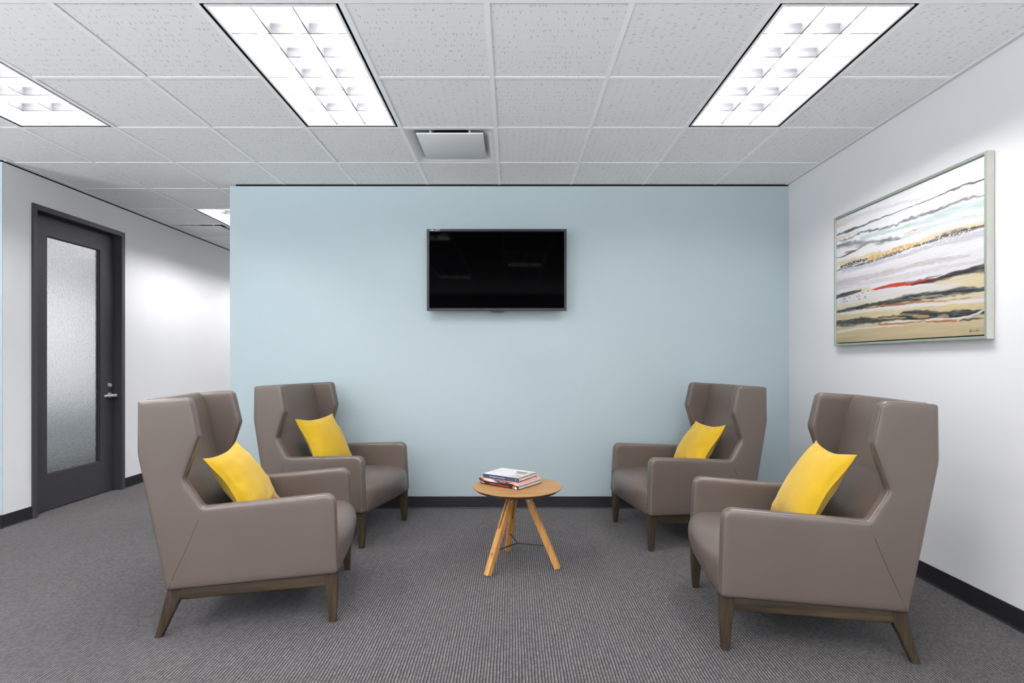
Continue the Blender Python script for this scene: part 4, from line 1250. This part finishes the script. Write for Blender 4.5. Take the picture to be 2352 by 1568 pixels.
co[..., 1] = cy1 - (cy1 - cy0) * U - (fy0 + fy1) / 2
co[..., 2] = cz0 + (cz1 - cz0) * Vv - (fz0 + fz1) / 2
ii = np.arange(NU * NV).reshape(NV, NU)
quads = np.stack([ii[:-1, :-1], ii[:-1, 1:], ii[1:, 1:], ii[1:, :-1]], -1).reshape(-1, 4)
verts = co.reshape(-1, 3)
# turned edges of the stretched canvas
per = np.concatenate([ii[0, :], ii[1:, -1], ii[-1, -2::-1], ii[-2:0:-1, 0]])
back = verts[per].copy(); back[:, 0] = fX + .030 - XR
b0_ = len(verts); nb = len(per)
me = bpy.data.meshes.new('canvas')
allv = np.concatenate([verts, back])
side = np.array([(per[i], b0_ + i, b0_ + (i + 1) % nb, per[(i + 1) % nb]) for i in range(nb)])
fc = np.concatenate([quads, side])
me.vertices.add(len(allv)); me.vertices.foreach_set('co', allv.ravel())
me.loops.add(len(fc) * 4); me.loops.foreach_set('vertex_index', fc.ravel().astype(np.int32))
me.polygons.add(len(fc)); me.polygons.foreach_set('loop_start', np.arange(0, len(fc) * 4, 4, dtype=np.int32))
me.update(calc_edges=True); me.validate()
at = me.color_attributes.new('paint', 'FLOAT_COLOR', 'POINT')
c_ = img.reshape(-1, 3) / 255.
cl = np.where(c_ <= .04045, c_ / 12.92, ((c_ + .055) / 1.055) ** 2.4)
rgba = np.ones((len(allv), 4), np.float32); rgba[:len(verts), :3] = cl * .70; rgba[len(verts):, :3] = (.75, .73, .7)
at.data.foreach_set('color', rgba.ravel())
t = NT('acrylic_paint')
an = t.n('ShaderNodeAttribute'); an.attribute_name = 'paint'
t.set(color=an.outputs['Color'], rough=.45, spec=.35)
t.bump(t.noise(t.coord('Object', (1, 1, 1)), 620, 2), .15, .0006)
me.materials.append(t.m)
cv = bpy.data.objects.new('canvas', me); COL.objects.link(cv); cv.parent = pic

# ------------------------------------------------------------------ the outer walls, with unseen windows added for daylight
wz0, wz1 = .12, 2.32
wd = bpy.data.worlds.new('overcast_sky'); SC.world = wd
wd.use_nodes = True
bg = wd.node_tree.nodes['Background']
bg.inputs['Color'].default_value = (.95, .975, 1.0, 1); 
_nt = wd.node_tree                                            # overcast sky above, added upward fill light below the horizon
_tc = _nt.nodes.new('ShaderNodeTexCoord'); _sx = _nt.nodes.new('ShaderNodeSeparateXYZ'); _mr = _nt.nodes.new('ShaderNodeMapRange')
_nt.links.new(_tc.outputs['Generated'], _sx.inputs[0]); _nt.links.new(_sx.outputs[2], _mr.inputs['Value'])
_mr.inputs['From Min'].default_value = -.34; _mr.inputs['From Max'].default_value = -.10
_mr.inputs['To Min'].default_value = GROUND_FILL; _mr.inputs['To Max'].default_value = SKY
_nt.links.new(_mr.outputs[0], bg.inputs['Strength'])
wn_ = 0
def added_window_wall(name, axis, pos, thick, lo, hi, openings):
    """wall of depth `thick` (outwards) along `axis` with framed openings added to let in daylight; a light portal in each guides the sky's rays"""
    global wn_
    def P(a, d, z): return (a, pos + d, z) if axis == 'x' else (pos + d, a, z)
    bm = bmesh.new()
    def bb(a0, a1, z0, z1, d0=-thick, d1=0.0):
        p, q = P(a0, d0, z0), P(a1, d1, z1)
        bm_box(bm, tuple(map(min, p, q)), tuple(map(max, p, q)))
    cuts = [lo] + [v for o in openings for v in o] + [hi]
    bb(lo, hi, 0, wz0); bb(lo, hi, wz1, 2.80)
    for a, b in zip(cuts[0::2], cuts[1::2]):
        bb(a, b, wz0, wz1)
    struct(from_bm(name, bm, M_WHITE))
    for a, b in openings:
        wn_ += 1
        w = bpy.data.objects.new('window_%d' % wn_, None); COL.objects.link(w); w['kind'] = 'structure'  # unseen opening, added to light the room and ceiling
        bm = bmesh.new()
        m_ = (a + b) / 2
        for a0, a1, z0, z1 in ((a, b, wz0, wz0 + .05), (a, b, wz1 - .05, wz1), (a, a + .05, wz0 + .05, wz1 - .05), (b - .05, b, wz0 + .05, wz1 - .05), (m_ - .025, m_ + .025, wz0 + .05, wz1 - .05)):
            bb(a0, a1, z0, z1, -thick * .7, -thick * .35)
        from_bm('window_frame', bm, M_FRAME_DR, w)
        ld = bpy.data.lights.new('daylight_portal', 'AREA'); ld.shape = 'RECTANGLE'; ld.size = b - a; ld.size_y = wz1 - wz0
        ld.cycles.is_portal = True
        lo_ = bpy.data.objects.new('daylight_portal', ld); COL.objects.link(lo_)
        lo_.location = P(m_, -thick - math.copysign(.005, thick), (wz0 + wz1) / 2)
        lo_.rotation_euler = (R(90 if thick > 0 else -90), 0, 0) if axis == 'x' else (R(90), 0, R(-90))
added_window_wall('wall_front', 'x', YF, .14, XW - .12, XR + .12, [(-6.0, -3.3), (-3.1, -.6), (-.4, 2.2)])
added_window_wall('wall_far', 'x', YE, -.12, XW, XR + .12, [(-4.75, -4.15)])
added_window_wall('wall_added_window_side', 'y', XW, .12, YF, YS, [(-3.1, -.9), (-.7, 1.5)])

# ------------------------------------------------------------------ camera and view
cd = bpy.data.cameras.new('camera'); cam = bpy.data.objects.new('camera', cd); COL.objects.link(cam)
cam.location = (0, 0, 1.246); cam.rotation_euler = (R(90), 0, 0)
cd.sensor_fit = 'HORIZONTAL'; cd.sensor_width = 36.0
cd.lens = 1237.5 / 2352 * 36.0
cd.shift_x = -(1176.2 - 1176) / 2352; cd.shift_y = (829.6 - 784) / 2352
cd.clip_start = .05; cd.clip_end = 60
SC.camera = cam
SC.cycles.max_bounces = 12; SC.cycles.diffuse_bounces = 5; SC.cycles.glossy_bounces = 4; SC.cycles.transmission_bounces = 8
SC.cycles.sample_clamp_indirect = 6.0; SC.cycles.adaptive_threshold = 0.02
SC.cycles.caustics_reflective = False; SC.cycles.caustics_refractive = False
SC.view_settings.view_transform = 'Standard'
SC.view_settings.look = 'None'
SC.view_settings.gamma = 1.0
SC.view_settings.use_curve_mapping = False
SC.view_settings.exposure = EXPOSURE
